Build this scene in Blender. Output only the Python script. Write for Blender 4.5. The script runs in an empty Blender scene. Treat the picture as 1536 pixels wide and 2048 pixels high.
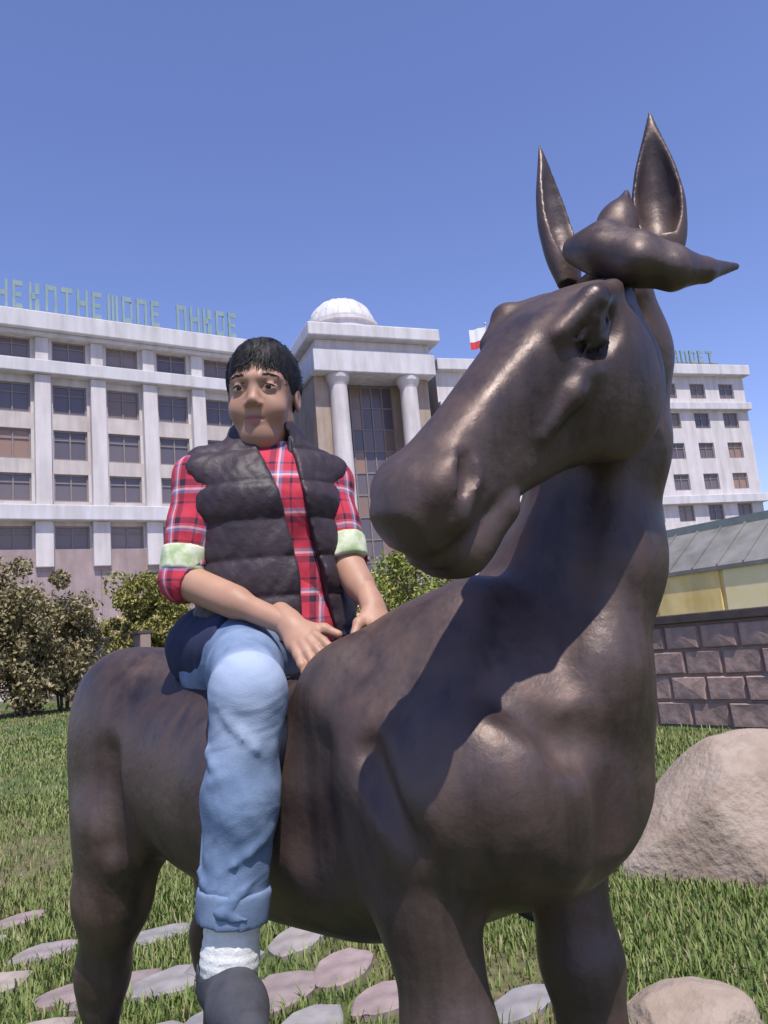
import bpy, math, random
import numpy as np
from mathutils import Matrix, Vector

R = math.radians
scene = bpy.context.scene
# ------------------------------------------------------------------ camera
CAM_H, PITCH, ROLL = 1.13, R(9.5), R(5.0)
FOCAL = 28.0
cam_d = bpy.data.cameras.new('camera')
cam_d.sensor_fit = 'VERTICAL'; cam_d.sensor_height = 36.0; cam_d.lens = FOCAL
cam_d.clip_start = 0.02; cam_d.clip_end = 3000
cam = bpy.data.objects.new('camera', cam_d)
scene.collection.objects.link(cam)
fw = np.array([0, math.cos(PITCH), math.sin(PITCH)]); rt0 = np.array([1., 0, 0]); up0 = np.array([0, -math.sin(PITCH), math.cos(PITCH)])
rt = math.cos(ROLL) * rt0 - math.sin(ROLL) * up0
up = math.cos(ROLL) * up0 + math.sin(ROLL) * rt0
CAM = np.array([0, 0, CAM_H])
cam.matrix_world = Matrix(((rt[0], up[0], -fw[0], CAM[0]), (rt[1], up[1], -fw[1], CAM[1]), (rt[2], up[2], -fw[2], CAM[2]), (0, 0, 0, 1)))
scene.camera = cam
FPX = FOCAL / 36.0 * 2048
def at(px, py, Y):
    """world point at depth Y (metres along +Y) that the photo shows at pixel px,py"""
    d = fw + rt * (px - 768) / FPX + up * (1024 - py) / FPX
    return CAM + d * (Y / d[1])
def ground_at(px, py, z=0.0):
    d = fw + rt * (px - 768) / FPX + up * (1024 - py) / FPX
    return CAM + d * ((z - CAM_H) / d[2])
# ------------------------------------------------------------------ sky and sun
SUN_EL, SUN_AZ = R(64), R(163)        # azimuth clockwise from +Y: right of and behind the camera
w = bpy.data.worlds.new('World'); scene.world = w; w.use_nodes = True
nt = w.node_tree; bg = nt.nodes['Background']
sky = nt.nodes.new('ShaderNodeTexSky'); sky.sky_type = 'NISHITA'; sky.sun_disc = False
sky.sun_elevation = SUN_EL; sky.sun_rotation = SUN_AZ
sky.altitude = 300; sky.air_density = 1.0; sky.dust_density = 0.35; sky.ozone_density = 3.0
tint = nt.nodes.new('ShaderNodeMix'); tint.data_type = 'RGBA'; tint.blend_type = 'MULTIPLY'; tint.inputs[0].default_value = 1.0
tint.inputs[7].default_value = (1.10, .98, 1.24, 1)
nt.links.new(sky.outputs[0], tint.inputs[6]); nt.links.new(tint.outputs[2], bg.inputs[0]); bg.inputs[1].default_value = 0.13
sd = bpy.data.lights.new('sun', 'SUN'); sd.energy = 4.2; sd.angle = R(0.53); sd.color = (1.0, 0.95, 0.87)
sun = bpy.data.objects.new('sun', sd); scene.collection.objects.link(sun)
sdir = Vector((math.sin(SUN_AZ) * math.cos(SUN_EL), math.cos(SUN_AZ) * math.cos(SUN_EL), math.sin(SUN_EL)))
sun.rotation_euler = sdir.to_track_quat('Z', 'Y').to_euler(); sun.location = (6, -8, 14)
vs = scene.view_settings
vs.view_transform = 'Standard'; vs.look = 'None'; vs.gamma = 1.0; vs.exposure = 0.30; vs.use_curve_mapping = False
scene.render.engine = 'CYCLES'
try:
    scene.cycles.use_denoising = True; scene.cycles.denoiser = 'OPENIMAGEDENOISE'
except Exception: pass

# ------------------------------------------------------------------ helpers
COL = scene.collection
rng = np.random.default_rng(7); random.seed(7)
def tag(o, label=None, cat=None, group=None, kind=None):
    for k, v in (('label', label), ('category', cat), ('group', group), ('kind', kind)):
        if v: o[k] = v
    return o
def empty(name, loc=(0, 0, 0), rz=0):
    o = bpy.data.objects.new(name, None); o.empty_display_size = 0.1
    o.location = loc; o.rotation_euler = (0, 0, rz); COL.objects.link(o); return o
def link(name, me, mat=None, parent=None, smooth=False):
    if mat is not None and not me.materials: me.materials.append(mat)
    if smooth: me.shade_smooth()
    o = bpy.data.objects.new(name, me); COL.objects.link(o)
    if parent is not None: o.parent = parent
    return o
def np_mesh(name, V, F):
    """V (n,3), F (m,k)"""
    me = bpy.data.meshes.new(name)
    V = np.asarray(V, np.float32); F = np.asarray(F, np.int32); m, k = F.shape
    me.vertices.add(len(V)); me.vertices.foreach_set('co', V.ravel())
    me.loops.add(m * k); me.loops.foreach_set('vertex_index', F.ravel())
    me.polygons.add(m); me.polygons.foreach_set('loop_start', np.arange(0, m * k, k, dtype=np.int32))
    me.update(calc_edges=True); me.validate()
    return me
class MB:
    def __init__(self): self.v = []; self.f = []
    def box(self, x0, x1, y0, y1, z0, z1, taper=0):
        n = len(self.v); t = taper
        self.v += [(x0, y0, z0), (x1, y0, z0), (x1, y1, z0), (x0, y1, z0), (x0 + t, y0 + t, z1), (x1 - t, y0 + t, z1), (x1 - t, y1 - t, z1), (x0 + t, y1 - t, z1)]
        self.f += [[n + i for i in q] for q in ((0, 3, 2, 1), (4, 5, 6, 7), (0, 1, 5, 4), (1, 2, 6, 5), (2, 3, 7, 6), (3, 0, 4, 7))]
        return self
    def tube(self, pts, rad, seg=10, cap=True):
        pts = [np.array(p, float) for p in pts]; n0 = len(self.v)
        rad = rad if hasattr(rad, '__len__') else [rad] * len(pts)
        for i, p in enumerate(pts):
            d = pts[min(i + 1, len(pts) - 1)] - pts[max(i - 1, 0)]; d /= np.linalg.norm(d) + 1e-9
            a = np.cross(d, (0, 0, 1)) if abs(d[2]) < .95 else np.cross(d, (1, 0, 0))
            a /= np.linalg.norm(a); b = np.cross(d, a)
            for k in range(seg):
                t = 2 * math.pi * k / seg
                self.v.append(tuple(p + rad[i] * (math.cos(t) * a + math.sin(t) * b)))
        for i in range(len(pts) - 1):
            for k in range(seg):
                q = n0 + i * seg; k2 = (k + 1) % seg
                self.f.append([q + k, q + k2, q + seg + k2, q + seg + k])
        if cap:
            self.f.append([n0 + k for k in range(seg)][::-1]); e = n0 + (len(pts) - 1) * seg; self.f.append([e + k for k in range(seg)])
        return self
    def lathe(self, prof, seg=24, c=(0, 0)):
        n0 = len(self.v)
        for r, z in prof:
            for k in range(seg):
                t = 2 * math.pi * k / seg; self.v.append((c[0] + r * math.cos(t), c[1] + r * math.sin(t), z))
        for i in range(len(prof) - 1):
            for k in range(seg):
                k2 = (k + 1) % seg; q = n0 + i * seg
                self.f.append([q + k, q + k2, q + seg + k2, q + seg + k])
        self.f.append([n0 + k for k in range(seg)][::-1]); e = n0 + (len(prof) - 1) * seg; self.f.append([e + k for k in range(seg)])
        return self
    def mesh(self, name='m'):
        me = bpy.data.meshes.new(name); me.from_pydata([tuple(map(float, v)) for v in self.v], [], self.f); me.update(); return me
    def build(self, name, mat, parent=None, smooth=False):
        return link(name, self.mesh(name), mat, parent, smooth)
def bevel(o, wdt=0.01, seg=2):
    m = o.modifiers.new('bevel', 'BEVEL'); m.width = wdt; m.segments = seg; m.limit_method = 'ANGLE'; return o

# ------------------------------------------------------------------ materials
def new_mat(name):
    m = bpy.data.materials.new(name); m.use_nodes = True
    return m, m.node_tree, m.node_tree.nodes['Principled BSDF']
def noise_mat(name, cols, scale=5.0, rough=0.7, metallic=0.0, bump=0.0, bump_scale=None, detail=6, spec=0.5, rough_var=0.0, coord='Object', dist=0.01, lo=0.3, hi=0.7):
    """colour ramp over noise, plus fine bump"""
    m, t, b = new_mat(name); N, L = t.nodes, t.links
    tc = N.new('ShaderNodeTexCoord')
    n = N.new('ShaderNodeTexNoise'); n.inputs['Scale'].default_value = scale; n.inputs['Detail'].default_value = detail; n.inputs['Roughness'].default_value = .6
    L.new(tc.outputs[coord], n.inputs['Vector'])
    r = N.new('ShaderNodeValToRGB'); e = r.color_ramp.elements
    while len(e) < len(cols): e.new(0.5)
    for i, c in enumerate(cols):
        e[i].position = lo + (hi - lo) * i / max(1, len(cols) - 1); e[i].color = (*c, 1)
    L.new(n.outputs['Fac'], r.inputs[0]); L.new(r.outputs[0], b.inputs['Base Color'])
    b.inputs['Roughness'].default_value = rough; b.inputs['Metallic'].default_value = metallic
    b.inputs['Specular IOR Level'].default_value = spec
    if rough_var:
        mr = N.new('ShaderNodeMapRange'); mr.inputs[3].default_value = rough - rough_var; mr.inputs[4].default_value = rough + rough_var
        n3 = N.new('ShaderNodeTexNoise'); n3.inputs['Scale'].default_value = scale * 2.3; n3.inputs['Detail'].default_value = 5
        L.new(tc.outputs[coord], n3.inputs['Vector']); L.new(n3.outputs['Fac'], mr.inputs[0]); L.new(mr.outputs[0], b.inputs['Roughness'])
    if bump:
        n2 = N.new('ShaderNodeTexNoise'); n2.inputs['Scale'].default_value = bump_scale or scale * 6; n2.inputs['Detail'].default_value = 8
        L.new(tc.outputs[coord], n2.inputs['Vector'])
        bp = N.new('ShaderNodeBump'); bp.inputs['Strength'].default_value = bump; bp.inputs['Distance'].default_value = dist
        L.new(n2.outputs['Fac'], bp.inputs['Height']); L.new(bp.outputs[0], b.inputs['Normal'])
    return m
def ramp(t, stops, interp='CONSTANT'):
    r = t.nodes.new('ShaderNodeValToRGB'); r.color_ramp.interpolation = interp; e = r.color_ramp.elements
    while len(e) < len(stops): e.new(0.5)
    for i, (p, c) in enumerate(stops): e[i].position = p; e[i].color = (*c, 1)
    return r

# ------------------------------------------------------------------ signed distance modelling
class SDF:
    def __init__(self, lo, hi, res):
        self.lo = np.array(lo, np.float32); self.res = res
        self.n = np.ceil((np.array(hi) - self.lo) / res).astype(int) + 1
        self.F = np.full(self.n, 0.5, np.float32)
        self.ax = [(self.lo[i] + res * np.arange(self.n[i])).astype(np.float32) for i in range(3)]
    def sub(self, lo, hi, m):
        sl = []
        for i in range(3):
            a = int(np.floor((lo[i] - m - self.lo[i]) / self.res)); b = int(np.ceil((hi[i] + m - self.lo[i]) / self.res)) + 1
            sl.append(slice(max(a, 0), min(max(b, 0), self.n[i])))
        return tuple(sl), [self.ax[0][sl[0]][:, None, None], self.ax[1][sl[1]][None, :, None], self.ax[2][sl[2]][None, None, :]]
    def put(self, sl, d, k, op):
        A = self.F[sl]
        if A.size == 0: return
        if op == 'u':
            h = np.maximum(k - np.abs(A - d), 0) / k; self.F[sl] = np.minimum(A, d) - h * h * k * .25
        elif op == 's':
            d = -d; h = np.maximum(k - np.abs(A - d), 0) / k; self.F[sl] = np.maximum(A, d) + h * h * k * .25
        elif op == 'i':
            self.F[sl] = np.maximum(A, d)
    def cone(self, a, b, ra, rb, k=.02, op='u', n=None, sq=1.0):
        """tapered capsule; n,sq: direction in which it is sq times thicker than round"""
        a = np.array(a, np.float32); b = np.array(b, np.float32); rm = max(ra, rb) * max(1, sq)
        sl, (X, Y, Z) = self.sub(np.minimum(a, b) - rm, np.maximum(a, b) + rm, k + .5 * rm * 0 + 3 * self.res + .01)
        px, py, pz = X - a[0], Y - a[1], Z - a[2]; e = b - a
        if n is not None:
            n = np.array(n, np.float32); n = n / np.linalg.norm(n); q = 1 / sq - 1
            s = (px * n[0] + py * n[1] + pz * n[2]) * q
            px, py, pz = px + s * n[0], py + s * n[1], pz + s * n[2]
            e = e + n * (e @ n) * q
        L2 = float(e @ e) + 1e-12
        t = np.clip((px * e[0] + py * e[1] + pz * e[2]) / L2, 0, 1)
        d = np.sqrt((px - t * e[0]) ** 2 + (py - t * e[1]) ** 2 + (pz - t * e[2]) ** 2) - (ra + (rb - ra) * t)
        if n is not None and sq < 1: d = d * sq
        self.put(sl, d, k, op)
    def chain(self, pts, rad, k=.02, op='u', n=None, sq=1.0):
        for i in range(len(pts) - 1): self.cone(pts[i], pts[i + 1], rad[i], rad[i + 1], k, op, n, sq)
    def ell(self, c, r, M=None, k=.02, op='u'):
        c = np.array(c, np.float32); M = np.eye(3) if M is None else np.array(M)
        ext = np.sqrt(((M * np.array(r)[:, None]) ** 2).sum(0))
        sl, (X, Y, Z) = self.sub(c - ext, c + ext, k + 3 * self.res + .005)
        px, py, pz = X - c[0], Y - c[1], Z - c[2]
        u = [(px * M[i][0] + py * M[i][1] + pz * M[i][2]) for i in range(3)]
        k0 = np.sqrt(sum((u[i] / r[i]) ** 2 for i in range(3))); k1 = np.sqrt(sum((u[i] / r[i] ** 2) ** 2 for i in range(3))) + 1e-6
        self.put(sl, k0 * (k0 - 1) / k1, k, op)
    def loft(self, o, M, st, w, top, bot, n=2.5, k=.02, op='u'):
        """lofted superellipse along M[0] with half width w along M[1], from bot to top along M[2]"""
        o = np.array(o, np.float32); M = np.array(M, np.float32); st = np.array(st, float)
        pts = []
        for s_, w_, t_, b_ in zip(st, w, top, bot):
            for sw in (-1, 1):
                for d_ in (t_, b_): pts.append(o + M[0] * s_ + M[1] * w_ * sw + M[2] * d_)
        pts = np.array(pts)
        sl, (X, Y, Z) = self.sub(pts.min(0), pts.max(0), k + 3 * self.res + .01)
        px, py, pz = X - o[0], Y - o[1], Z - o[2]
        a = px * M[0][0] + py * M[0][1] + pz * M[0][2]; b = px * M[1][0] + py * M[1][1] + pz * M[1][2]; c = px * M[2][0] + py * M[2][1] + pz * M[2][2]
        xs = np.linspace(st[0], st[-1], 200)
        def sm(v):   # smooth interpolation through the stations
            y = np.interp(xs, st, v); ker = np.hanning(23); ker /= ker.sum(); yp = np.pad(y, 11, mode='edge'); return np.convolve(yp, ker, 'valid')
        W = np.interp(a, xs, sm(w)).astype(np.float32); T = np.interp(a, xs, sm(top)).astype(np.float32); B = np.interp(a, xs, sm(bot)).astype(np.float32)
        H = (T - B) / 2; Cc = (T + B) / 2
        f = (np.abs(b / W) ** n + np.abs((c - Cc) / H) ** n) ** (1 / n)
        d = (f - 1) * np.minimum(W, H)
        cap = np.maximum(st[0] - a, a - st[-1]); 
        d = np.where(cap > 0, np.sqrt(np.maximum(d, 0) ** 2 + cap ** 2), np.maximum(d, cap))
        self.put(sl, d.astype(np.float32), k, op)
    def field(self, fn):   # add fn(X,Y,Z) near the surface
        self.F += fn(self.ax[0][:, None, None], self.ax[1][None, :, None], self.ax[2][None, None, :]).astype(np.float32)
    def half(self, p, nrm, k=None):  # keep the side where (x-p).n < 0
        p = np.array(p); nrm = np.array(nrm, float); nrm /= np.linalg.norm(nrm)
        d = (self.ax[0][:, None, None] - p[0]) * nrm[0] + (self.ax[1][None, :, None] - p[1]) * nrm[1] + (self.ax[2][None, None, :] - p[2]) * nrm[2]
        self.F = np.maximum(self.F, d.astype(np.float32))
    def extract(self, smooth=1):
        F = self.F; F[0] = F[-1] = .5; F[:, 0] = F[:, -1] = .5; F[:, :, 0] = F[:, :, -1] = .5
        I = F < 0
        cnt = np.zeros(np.array(F.shape) - 1, np.int8); offs = [(i, j, k) for i in (0, 1) for j in (0, 1) for k in (0, 1)]
        N = np.array(F.shape) - 1
        for i, j, k in offs: cnt += I[i:i + N[0], j:j + N[1], k:k + N[2]]
        act = np.argwhere((cnt > 0) & (cnt < 8)); idx = np.full(N, -1, np.int32); idx[tuple(act.T)] = np.arange(len(act))
        val = np.stack([F[act[:, 0] + i, act[:, 1] + j, act[:, 2] + k] for i, j, k in offs], 1)
        P = np.zeros((len(act), 3)); C = np.zeros(len(act)); O = np.array(offs, float)
        for a in range(8):
            for b in range(a + 1, 8):
                if np.abs(O[a] - O[b]).sum() != 1: continue
                m = (val[:, a] < 0) != (val[:, b] < 0)
                t = val[m, a] / (val[m, a] - val[m, b]); P[m] += O[a] + t[:, None] * (O[b] - O[a]); C[m] += 1
        P /= C[:, None]
        V = self.lo + (act + P) * self.res
        Q = []
        for ax in range(3):
            a1, a2 = [x for x in range(3) if x != ax]
            s0 = [slice(None)] * 3; s1 = [slice(None)] * 3; s0[ax] = slice(0, -1); s1[ax] = slice(1, None)
            e = np.argwhere(I[tuple(s0)] != I[tuple(s1)])
            ins = I[tuple(e.T)]
            c = []
            for d1, d2 in ((-1, -1), (0, -1), (0, 0), (-1, 0)):
                q = e.copy(); q[:, a1] += d1; q[:, a2] += d2; c.append(idx[tuple(q.T)])
            q = np.stack(c, 1)
            flip = ins if ax != 1 else ~ins
            q[~flip] = q[~flip][:, ::-1]
            Q.append(q)
        Q = np.concatenate(Q); Q = Q[(Q >= 0).all(1)]
        for _ in range(smooth):
            acc = np.zeros_like(V); n = np.zeros(len(V))
            for a in range(4):
                b = (a + 1) % 4
                np.add.at(acc, Q[:, a], V[Q[:, b]]); np.add.at(n, Q[:, a], 1)
                np.add.at(acc, Q[:, b], V[Q[:, a]]); np.add.at(n, Q[:, b], 1)
            V = V * .4 + .6 * acc / n[:, None]
        return V, Q
    def mesh(self, name, smooth=1):
        V, Q = self.extract(smooth); me = np_mesh(name, V, Q); me.shade_smooth(); return me, V
# ------------------------------------------------------------------ ground
gm, gt, gb = new_mat('lawn_soil'); N, L = gt.nodes, gt.links
tc = N.new('ShaderNodeTexCoord')
n1 = N.new('ShaderNodeTexNoise'); n1.inputs['Scale'].default_value = .55; n1.inputs['Detail'].default_value = 5
n2 = N.new('ShaderNodeTexNoise'); n2.inputs['Scale'].default_value = 22; n2.inputs['Detail'].default_value = 8
for n_ in (n1, n2): L.new(tc.outputs['Object'], n_.inputs['Vector'])
r1 = ramp(gt, [(.38, (.075, .125, .026)), (.50, (.105, .145, .034)), (.57, (.17, .15, .065)), (.66, (.24, .185, .11))], 'LINEAR'); L.new(n1.outputs['Fac'], r1.inputs[0])
r2 = ramp(gt, [(.3, (.45, .45, .45)), (.7, (1.0, 1.0, 1.0))], 'LINEAR'); L.new(n2.outputs['Fac'], r2.inputs[0])
mm = N.new('ShaderNodeMix'); mm.data_type = 'RGBA'; mm.blend_type = 'MULTIPLY'; mm.inputs[0].default_value = 1
L.new(r1.outputs[0], mm.inputs[6]); L.new(r2.outputs[0], mm.inputs[7]); L.new(mm.outputs[2], gb.inputs['Base Color']); gb.inputs['Roughness'].default_value = .95
bp = N.new('ShaderNodeBump'); bp.inputs['Distance'].default_value = .03; L.new(n2.outputs['Fac'], bp.inputs['Height']); L.new(bp.outputs[0], gb.inputs['Normal'])
ground = tag(link('ground', np_mesh('ground', [(-900, -300, 0), (900, -300, 0), (900, 1500, 0), (-900, 1500, 0)], [(0, 1, 2, 3)]), gm), kind='structure')
pav_m = noise_mat('plaza_paving', [(.30, .27, .26), (.38, .35, .33)], scale=1.5, rough=.85, bump=.2)
WD = np.array([-.56, .83]); WD /= np.linalg.norm(WD); WN = np.array([WD[1], -WD[0]]) * -1      # WN: towards the lawn
WN = -np.array([WD[1], -WD[0]])
W0 = np.array([2.72, 9.29])
if W0 @ WN < (W0 + WN) @ WN and np.linalg.norm(W0 + WN) > np.linalg.norm(W0): WN = -WN
# paved forecourt behind the retaining wall
b_ = -WN
q = [W0 - WD * 14 + b_ * 12, W0 + WD * 26 + b_ * 6, np.array([-34, 49.]), np.array([-8, 65.]), np.array([42, 86.]), np.array([48, 40.])]
plz = tag(link('plaza', (lambda me: (me.from_pydata([(x, y, .004) for x, y in q], [], [list(range(len(q)))]), me.update(), me)[2])(bpy.data.meshes.new('plaza')), pav_m), kind='structure')

# ------------------------------------------------------------------ flagstones in the grass
fm_, ft, fb = new_mat('flagstone'); oi = ft.nodes.new('ShaderNodeObjectInfo')
fr_ = ramp(ft, [(0, (.27, .215, .21)), (.35, (.33, .25, .245)), (.6, (.28, .27, .28)), (.85, (.36, .30, .27))], 'LINEAR'); ft.links.new(oi.outputs['Random'], fr_.inputs[0])
tc = ft.nodes.new('ShaderNodeTexCoord'); fn = ft.nodes.new('ShaderNodeTexNoise'); fn.inputs['Scale'].default_value = 11; fn.inputs['Detail'].default_value = 9; ft.links.new(tc.outputs['Object'], fn.inputs['Vector'])
fr2 = ramp(ft, [(.3, (.62, .60, .58)), (.65, (1.05, 1.03, 1.0))], 'LINEAR'); ft.links.new(fn.outputs['Fac'], fr2.inputs[0])
fx = ft.nodes.new('ShaderNodeMix'); fx.data_type = 'RGBA'; fx.blend_type = 'MULTIPLY'; fx.inputs[0].default_value = 1
ft.links.new(fr_.outputs[0], fx.inputs[6]); ft.links.new(fr2.outputs[0], fx.inputs[7]); ft.links.new(fx.outputs[2], fb.inputs['Base Color']); fb.inputs['Roughness'].default_value = .85
fbp = ft.nodes.new('ShaderNodeBump'); fbp.inputs['Strength'].default_value = .5; fbp.inputs['Distance'].default_value = .01; ft.links.new(fn.outputs['Fac'], fbp.inputs['Height']); ft.links.new(fbp.outputs[0], fb.inputs['Normal'])
spots = [ground_at(x, y)[:2] for x, y in ((30, 1848), (85, 1912), (150, 1995), (310, 1878), (345, 1968), (590, 1888), (690, 1942), (775, 2005), (1040, 2015), (450, 2045), (235, 1985), (-60, 1900), (-40, 1990), (40, 2090), (260, 2110), (560, 1990), (610, 2080), (880, 2100), (450, 1930))]
stones = []
def place_stone(c, r, el, ang, sd_):
    k = random.Random(sd_); n = k.randint(11, 15)
    P = [(r * k.uniform(.82, 1.08) * math.cos(2 * math.pi * i / n), r * el * k.uniform(.82, 1.08) * math.sin(2 * math.pi * i / n)) for i in range(n)]
    ca, sa = math.cos(ang), math.sin(ang); P = [(x * ca - y * sa, x * sa + y * ca) for x, y in P]
    hgt = k.uniform(.012, .022); tl = (k.uniform(-.02, .02), k.uniform(-.02, .02))
    V = [(x, y, -.02) for x, y in P] + [(x, y, hgt * .7 + tl[0] * x + tl[1] * y) for x, y in P] + [(x * .93, y * .93, hgt + tl[0] * x + tl[1] * y) for x, y in P]
    F = [[i, (i + 1) % n, n + (i + 1) % n, n + i] for i in range(n)] + [[n + i, n + (i + 1) % n, 2 * n + (i + 1) % n, 2 * n + i] for i in range(n)] + [[2 * n + i for i in range(n)]]
    me = bpy.data.meshes.new('flagstone'); me.from_pydata(V, [], F); me.update()
    o = link('flagstone', me, fm_, ground); o.location = (c[0], c[1], .004); stones.append((c[0], c[1], r * 1.02, el, ang))
    return o
for i, c in enumerate(spots): place_stone(c, random.uniform(.15, .21), random.uniform(.5, .72), R(55) + random.uniform(-.35, .35), 100 + i)
k = 0
for t in np.linspace(0, 1, 40):   # the path goes on in both directions
    c = np.array([-5.6, 6.4]) * (1 - t) + np.array([2.2, .4]) * t + rng.normal(size=2) * .45
    if min(math.hypot(c[0] - s[0], c[1] - s[1]) for s in stones) > .43 and k < 22: place_stone(c, random.uniform(.16, .23), random.uniform(.6, .85), R(50) + random.uniform(-.5, .5), 300 + k); k += 1

# ------------------------------------------------------------------ boulders
rock_m = noise_mat('granite_boulder', [(.23, .17, .125), (.32, .245, .19), (.40, .32, .26)], scale=6, rough=.9, bump=.8, bump_scale=26, dist=.022, lo=.25, hi=.75)
def boulder(c, rad, label, seed, tilt):
    r = np.random.default_rng(seed); m = max(rad) * 1.25
    S = SDF((-m, -m, -.06), (m, m, rad[2] * 1.3), max(rad) / 42)
    S.ell((0, 0, 0), rad, np.array([[math.cos(tilt), math.sin(tilt), 0], [-math.sin(tilt), math.cos(tilt), 0], [0, 0, 1]]))
    for i in range(9):
        d = r.normal(size=3); d[2] = abs(d[2]) * .9; d = d / np.linalg.norm(d)
        ex = math.sqrt(sum((d[j] * rad[j]) ** 2 for j in range(3))); S.half(d * ex * r.uniform(.80, .93), d)
    f = 5 / max(rad)
    def nz(X, Y, Z): return max(rad) * (.022 * np.sin(f * X + 2 * np.sin(f * .7 * Z + 1)) * np.cos(f * Y) + .010 * np.sin(2.7 * f * X + 1) * np.sin(2.3 * f * Y + f * Z))
    S.field(nz)
    me, _ = S.mesh('boulder', 3); o = link('boulder', me, rock_m); o.location = (c[0], c[1], 0)
    return tag(o, label, 'boulder', 'boulders on the lawn')
boulder((1.72, 3.95), (.80, .50, .60), 'large rounded tan granite boulder on the lawn beyond the horse', 5, .2)
boulder((.735, 2.46), (.21, .16, .115), 'small pale low stone in the grass in front of the large boulder', 9, .1)

# ------------------------------------------------------------------ grass blades
blm, blt, blb = new_mat('grass_blade'); geo = blt.nodes.new('ShaderNodeNewGeometry')
br = ramp(blt, [(0, (.100, .150, .028)), (.45, (.155, .205, .042)), (.75, (.20, .235, .065)), (.93, (.24, .21, .09)), (1, (.30, .25, .13))], 'LINEAR'); blt.links.new(geo.outputs['Random Per Island'], br.inputs[0])
blt.links.new(br.outputs[0], blb.inputs['Base Color']); blb.inputs['Roughness'].default_value = .6
blb.inputs['Subsurface Weight'].default_value = 0
def pnoise(x, y):
    return (np.sin(1.3 * x + 1.7 * np.sin(.9 * y)) + np.sin(2.1 * y + 1.1 * np.sin(1.6 * x) + 2) + .6 * np.sin(3.7 * x + 2.9 * y) + .5 * np.sin(6.1 * x - 4.7 * y + 1)) / 3
def grass():
    pts = []
    for (y0, y1, den) in ((.6, 2.2, 2200), (2.2, 4.5, 6500), (4.5, 8, 2600), (8, 15, 620), (15, 30, 130)):
        x0, x1 = -.62 * y1 - 1.0, .62 * y1 + .8
        n = int((x1 - x0) * (y1 - y0) * den); P = np.stack([rng.uniform(x0, x1, n), rng.uniform(y0, y1, n)], 1); pts.append(P)
    P = np.concatenate(pts)
    P = P[((P - W0) @ WN) > .22]                                            # this side of the wall
    bare = pnoise(P[:, 0], P[:, 1]); P = P[rng.uniform(size=len(P)) < np.clip(1.15 - 1.3 * np.clip(bare, 0, 1), .30, 1)]
    for (x, y, r, el, a) in stones:
        dx, dy = P[:, 0] - x, P[:, 1] - y; u = dx * math.cos(a) + dy * math.sin(a); v = -dx * math.sin(a) + dy * math.cos(a)
        P = P[(u / r) ** 2 + (v / (r * el)) ** 2 > .84]
    n = len(P); sc = np.clip(P[:, 1] / 5, 1, 3.2); a = rng.uniform(0, 2 * np.pi, n); hgt = rng.gamma(6, .0058, n).clip(.015, .075) * (1 + .12 * (sc - 1)); wd_ = rng.uniform(.0022, .0042, n) * sc
    ln = rng.uniform(.15, .9, n) * hgt; d = np.stack([np.cos(a), np.sin(a)], 1); s_ = np.stack([-d[:, 1], d[:, 0]], 1)
    V = np.zeros((n, 5, 3)); B = P
    V[:, 0, :2] = B - s_ * wd_[:, None]; V[:, 1, :2] = B + s_ * wd_[:, None]
    V[:, 2, :2] = B + s_ * wd_[:, None] * .75 + d * (ln * .35)[:, None]; V[:, 3, :2] = B - s_ * wd_[:, None] * .75 + d * (ln * .35)[:, None]
    V[:, 4, :2] = B + d * ln[:, None]; V[:, 2, 2] = V[:, 3, 2] = hgt * .62; V[:, 4, 2] = hgt
    i = np.arange(n)[:, None] * 5
    F = np.concatenate([np.concatenate([i, i + 1, i + 2], 1), np.concatenate([i, i + 2, i + 3], 1), np.concatenate([i + 3, i + 2, i + 4], 1)])
    o = link('grass', np_mesh('grass', V.reshape(-1, 3), F), blm)
    tag(o, 'short green lawn grass with dry tufts around the flagstones', 'grass', kind='stuff')
grass()

# ------------------------------------------------------------------ retaining wall of rough stone blocks
blk_m, bt_, bb_ = new_mat('wall_stone'); oi = bt_.nodes.new('ShaderNodeObjectInfo')
rr_ = ramp(bt_, [(0, (.34, .235, .20)), (.4, (.40, .275, .235)), (.7, (.37, .265, .225)), (1, (.44, .305, .26))], 'LINEAR'); bt_.links.new(oi.outputs['Random'], rr_.inputs[0])
tc = bt_.nodes.new('ShaderNodeTexCoord'); fn = bt_.nodes.new('ShaderNodeTexNoise'); fn.inputs['Scale'].default_value = 9; fn.inputs['Detail'].default_value = 9; bt_.links.new(tc.outputs['Object'], fn.inputs['Vector'])
r2_ = ramp(bt_, [(.3, (.68, .66, .65)), (.7, (1.08, 1.05, 1.03))], 'LINEAR'); bt_.links.new(fn.outputs['Fac'], r2_.inputs[0])
fx = bt_.nodes.new('ShaderNodeMix'); fx.data_type = 'RGBA'; fx.blend_type = 'MULTIPLY'; fx.inputs[0].default_value = 1
bt_.links.new(rr_.outputs[0], fx.inputs[6]); bt_.links.new(r2_.outputs[0], fx.inputs[7]); bt_.links.new(fx.outputs[2], bb_.inputs['Base Color']); bb_.inputs['Roughness'].default_value = .9
fbp = bt_.nodes.new('ShaderNodeBump'); fbp.inputs['Strength'].default_value = .6; fbp.inputs['Distance'].default_value = .02; bt_.links.new(fn.outputs['Fac'], fbp.inputs['Height']); bt_.links.new(fbp.outputs[0], bb_.inputs['Normal'])
mortar_m = noise_mat('mortar', [(.28, .205, .175), (.35, .26, .22)], scale=12, rough=.95, bump=.3)
coping_m = noise_mat('dark_coping', [(.055, .038, .036), (.095, .066, .060)], scale=8, rough=.7, bump=.2)
wall_rz = math.atan2(WD[1], WD[0])
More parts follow.
